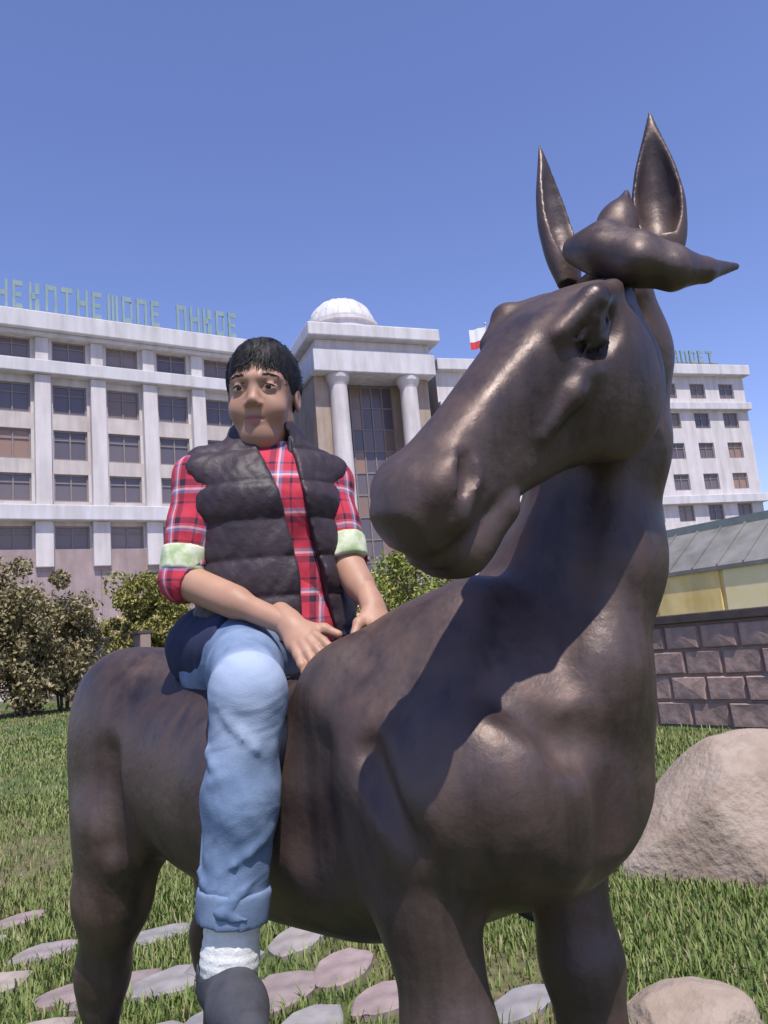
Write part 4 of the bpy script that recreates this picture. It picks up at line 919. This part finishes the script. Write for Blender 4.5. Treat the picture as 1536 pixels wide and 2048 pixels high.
    S.chain([nk - spn * .055, chest, waist, pel - spn * -.01], [.075, .100, .094, .100], k=.05, n=lat, sq=1.3)
    S.chain([shR, nk - spn * .045, shL], [.050, .056, .050], k=.04)
    for a_, b_, c_ in ((shR, elR, wrR), (shL, elL, wrL)):
        S.chain([a_, a_ + (b_ - a_) * .5, b_, b_ + (c_ - b_) * .08], [.046, .043, .039, .036], k=.02)
    S.cone(nk - spn * .04, nk + spn * .012, .058, .052, k=.02)                       # collar
    fold_noise(S, .0035, 60, 5)
    S.cone(nk - spn * .08 + fro * .02, nk + spn * .12, .040, .046, k=.006, op='s')
    for b_, c_ in ((elR, wrR), (elL, wrL)):
        S.cone(b_ + (c_ - b_) * .24, c_, .048, .046, k=.004, op='s')
    me, V = S.mesh('shirt', 1)
    def cloth_uv(V):
        uv = np.zeros((len(V), 3), np.float32)
        q = V - chest; uv[:, 0] = q @ lat + .35 * (q @ fro); uv[:, 1] = q @ spn
        for a_, b_ in ((shR, elR), (shL, elL)):
            ax = b_ - a_; L_ = np.linalg.norm(ax); ax = ax / L_; r = V - a_; t = r @ ax; dist = np.linalg.norm(r - t[:, None] * ax, axis=1)
            side = (r @ unit(lat)) * (1 if a_ is shL else -1)
            m = (dist < .068) & (t > -.03) & (side > -.06) & (t < L_ + .06)
            e1 = unit(np.cross(ax, fro)); e2 = np.cross(ax, e1)
            ang = np.arctan2((r @ e2), (r @ e1))
            uv[m, 0] = ang[m] * .05; uv[m, 1] = t[m]
        return uv
    def set_uv(me, uv):
        at_ = me.attributes.new('cloth', 'FLOAT_VECTOR', 'POINT'); at_.data.foreach_set('vector', uv.ravel())
    set_uv(me, cloth_uv(V)); shirt = add('shirt', me, plaid)
    # shirt tail hanging out under the vest
    S = SDF(pel - .24, pel + .22, .004)
    S.chain([waist + spn * .02, pel + spn * .015 + fro * .01], [.096, .108], k=.03, n=lat, sq=1.25)
    fold_noise(S, .004, 70, 8); S.half(pel + spn * -.002, -spn - .25 * fro)
    me, V = S.mesh('shirt_tail', 1); set_uv(me, cloth_uv(V)); add('shirt_tail', me, plaid)
    # rolled cuffs
    for a_, b_, c_ in ((shR, elR, wrR), (shL, elL, wrL)):
        ax = unit(b_ - a_); c0 = a_ + (b_ - a_) * .83
        C = SDF(c0 - .09, c0 + .09, .0035)
        C.cone(c0 - ax * .017, c0 + ax * .017, .0465, .0465, k=.01); fold_noise(C, .003, 70, 4); C.half(c0 + ax * .024, ax); C.half(c0 - ax * .024, -ax)
        cm, _ = C.mesh('sleeve_cuff', 1); add('sleeve_cuff', cm, cuff_m)
    # ---------------- quilted vest
    S = SDF(np.array([-.50, 1.28, 1.08]), np.array([.10, 1.80, 1.74]), .0038)
    S.chain([nk - spn * .05, chest, waist, pel - spn * .02], [.085, .112, .116, .126], k=.05, n=lat, sq=1.26)
    S.chain([shR + lat * .012 + spn * .004, nk - spn * .035, shL - lat * .012 + spn * .004], [.058, .068, .058], k=.03)
    S.cone(nk - spn * .05, nk + spn * .03, .075, .074, k=.02)
    def quilt(X, Y, Z):
        t = (X - pel[0]) * spn[0] + (Y - pel[1]) * spn[1] + (Z - pel[2]) * spn[2]
        return -.0075 * (np.abs(np.sin(np.pi * t / .072)) ** .5 - .6)
    S.field(quilt); fold_noise(S, .0028, 60, 11); fold_noise(S, .0016, 150, 12)
    # arm holes, neck hole, front opening
    for a_, b_, g in ((shR, elR, -1), (shL, elL, 1)):
        S.cone(a_ + lat * g * .018 - spn * .01, b_ + lat * g * .02, .049, .056, k=.006, op='s')
        S.cone(a_ + lat * g * .035 - spn * .012, a_ + lat * g * .12, .052, .075, k=.006, op='s')
    S.cone(nk - spn * .02, nk + spn * .15, .056, .072, k=.006, op='s')
    oc = [nk + fro * .10 + spn * .02 + lat * .004, chest + fro * .12 + lat * .030, waist + fro * .13 + lat * .050, pel + fro * .14 + lat * .06]
    S.chain(oc, [.036, .022, .023, .036], k=.006, op='s', n=fro, sq=3.2)
    S.half(pel - spn * .012, -spn)
    vm, VV = S.mesh('vest', 1); vest = add('vest', vm, vest_m)
    # stand-up collar, split at the front
    C = SDF(nk - .16, nk + .16, .0035)
    C.cone(nk - spn * .02, nk + spn * .045 + fro * .004, .080, .076, k=.01); C.cone(nk - spn * .06, nk + spn * .14, .064, .066, k=.005, op='s')
    C.half(nk + spn * .050 - fro * .02, spn + fro * .25); C.half(nk - spn * .012, -spn)
    C.chain([nk + fro * .08 - spn * .05 + lat * .006, nk + fro * .08 + spn * .08 + lat * .004], [.024, .036], k=.005, op='s', n=fro, sq=2)
    fold_noise(C, .002, 90, 2)
    cm, _ = C.mesh('vest_collar', 1); add('vest_collar', cm, collar_m, None)
    # ---------------- jeans
    lo = np.min([pel, kneeR, ankR, kneeL, ankL, hipL], 0) - .16; hi = np.max([pel, kneeR, ankR, kneeL, ankL, hipL], 0) + .12
    S = SDF(lo, hi, .0048)
    S.chain([pel + spn * .05, pel - spn * .02], [.098, .105], k=.05, n=lat, sq=1.25)
    S.ell(pel - HF * .06 + np.array([0, 0, -.02]), (.11, .11, .08), k=.04)
    for hp, kn_, an2, g in ((hipR, kneeR, ankR, -1), (hipL, kneeL, ankL, 1)):
        S.chain([hp, hp + (kn_ - hp) * .5, kn_, kn_ + (an2 - kn_) * .45, an2 + (an2 - kn_) * -.09], [.076, .057, .050, .0485, .0465], k=.03)
        S.cone(hp - HF * .08 + HL * g * .0 - np.array([0, 0, .02]), hp, .082, .085, k=.03)
    for kn_, an2, g in ((kneeR, ankR, -1), (kneeL, ankL, 1)):     # creases below the knee and above the hem
        ax = unit(an2 - kn_); e1 = unit(np.cross(ax, [1, 0, 0])); e1 = -e1 if e1[1] > 0 else e1; e2 = np.cross(ax, e1); cr = np.random.default_rng(17 + g)
        for t in (.10, .17, .25, .36, .62, .72, .80, .86):
            a0 = cr.uniform(-1.6, .6); a1 = a0 + cr.uniform(.9, 1.8); tl = cr.uniform(-.03, .03); rr_ = .0495 - .0025 * t
            S.chain([kn_ + (an2 - kn_) * t + ax * tl * (q - .5) * 2 + (e1 * math.cos(a_) + e2 * math.sin(a_)) * rr_ for q, a_ in zip(np.linspace(0, 1, 5), np.linspace(a0, a1, 5))], [.0015, .004, .0048, .004, .0015], k=.008)
    fold_noise(S, .0018, 34, 21); fold_noise(S, .0018, 80, 22)
    for kn_, an2 in ((kneeR, ankR), (kneeL, ankL)):
        ax = unit(an2 - kn_); S.cone(an2 - ax * .028, an2 + ax * .1, .050, .050, k=.004, op='s')
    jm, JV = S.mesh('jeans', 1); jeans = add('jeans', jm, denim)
    # sunlit fronts of thigh and knee, brightness painted in as faded denim
    sunlit_fade = np.zeros(len(JV), np.float32)
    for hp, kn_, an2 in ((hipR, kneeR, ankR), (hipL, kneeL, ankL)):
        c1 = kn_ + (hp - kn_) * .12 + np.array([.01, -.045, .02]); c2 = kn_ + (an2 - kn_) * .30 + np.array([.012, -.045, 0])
        for c_, r_ in ((c1, .085), (c1 * .6 + c2 * .4, .075)): sunlit_fade = np.maximum(sunlit_fade, np.exp(-((JV - c_) ** 2).sum(1) / (2 * (r_ * .55) ** 2)))
    fa = jm.attributes.new('sunlit_fade', 'FLOAT', 'POINT'); fa.data.foreach_set('value', sunlit_fade.astype(np.float32))
    for hp, kn_, an2, g in ((hipR, kneeR, ankR, -1), (hipL, kneeL, ankL, 1)):     # side seams
        o_ = HL * g - HF * .55; o_ /= np.linalg.norm(o_); sp_ = MB().tube([kn_ + (an2 - kn_) * t + o_ * (.0502 - .003 * t) for t in np.linspace(.06, .86, 12)], .0018, 6); sm2 = add('side_seam', sp_.mesh('side_seam'), denim_dark)
    # dark navy hem of the inner layer hanging over the hip
    NV = SDF(hipR - .22, hipR + .2, .0042)
    NV.chain([hipR - HF * .105 + np.array([0, 0, .015]), hipR + HF * .03 + np.array([0, 0, .010])], [.092, .094], k=.03, n=np.array([0, 0, 1.]), sq=.95)
    fold_noise(NV, .003, 50, 31); NV.half(hipR + np.array([0, 0, -.075]) , np.array([0, .1, -1.])); NV.half(hipR + HF * .045, HF)
    nm_, _ = NV.mesh('navy_hem', 1); add('navy_hem', nm_, navy_m)
    for kn_, an2, toe in ((kneeR, ankR, toeR), (kneeL, ankL, ankL + HF * .11 + np.array([0, 0, -.10]))):
        ax = unit(an2 - kn_); c0 = an2 - ax * .055
        C = SDF(c0 - .10, c0 + .10, .0038); C.cone(c0 - ax * .012, c0 + ax * .020, .0500, .0490, k=.01); fold_noise(C, .002, 60, 6); C.half(c0 + ax * .026, ax); C.half(c0 - ax * .020, -ax)
        C.cone(c0 + ax * .02, c0 + ax * .1, .043, .043, k=.004, op='s')
        hm2, _ = C.mesh('jeans_cuff', 1); add('jeans_cuff', hm2, denim_dark)
        C = SDF(np.minimum(an2, toe) - .12, np.maximum(an2, toe) + .12, .004)
        C.chain([an2 - ax * .06, an2 + ax * .02, an2 + ax * .06], [.038, .038, .033], k=.01)
        def ribs(X, Y, Z, a=an2, x_=ax): return .0012 * np.sin(((X - a[0]) * x_[0] + (Y - a[1]) * x_[1] + (Z - a[2]) * x_[2]) * 500)
        C.field(ribs); sm_, _ = C.mesh('sock', 1); add('sock', sm_, sock_m)
        heel = an2 + ax * .055 - unit(toe - an2 - ax * .05) * .01; fd = unit(toe - heel); dn = unit(ax - fd * (ax @ fd))
        C = SDF(np.minimum(heel, toe) - .13, np.maximum(heel, toe) + .13, .004)
        C.chain([heel - fd * .012, heel + fd * .07, toe - fd * .01], [.035, .036, .029], k=.03, n=np.cross(fd, dn), sq=.92)
        C.cone(heel - fd * .003, heel - ax * .020 - fd * .002, .038, .041, k=.02)
        C.cone(heel - ax * .028, heel - ax * .09, .0385, .042, k=.004, op='s')
        C.half(heel + dn * .027, dn)
        sm_, _ = C.mesh('shoe', 1); sh = add('shoe', sm_, shoe_m)
        C = SDF(np.minimum(heel, toe) - .13, np.maximum(heel, toe) + .13, .004)
        C.chain([heel - fd * .014, heel + fd * .07, toe - fd * .008], [.038, .038, .032], k=.03, n=np.cross(fd, dn), sq=.92)
        C.half(heel + dn * .036, dn); C.half(heel + dn * .020, -dn)
        sm_, _ = C.mesh('sole', 1); add('sole', sm_, sole_m, sh)
        # laces
        lb = MB(); sdv_ = np.cross(fd, dn)
        for j in range(4):
            c_ = heel + fd * (.030 + .017 * j) - dn * (.0375 - .003 * j); g_ = 1 if j % 2 else -1
            lb.tube([c_ - sdv_ * .02 + fd * .006 * g_ + dn * .010, c_ - dn * .001, c_ + sdv_ * .02 - fd * .006 * g_ + dn * .010], .0025, 6)
        lo_ = link('laces', lb.mesh('laces'), sole_m, sh)
    return root
boy = build_boy()
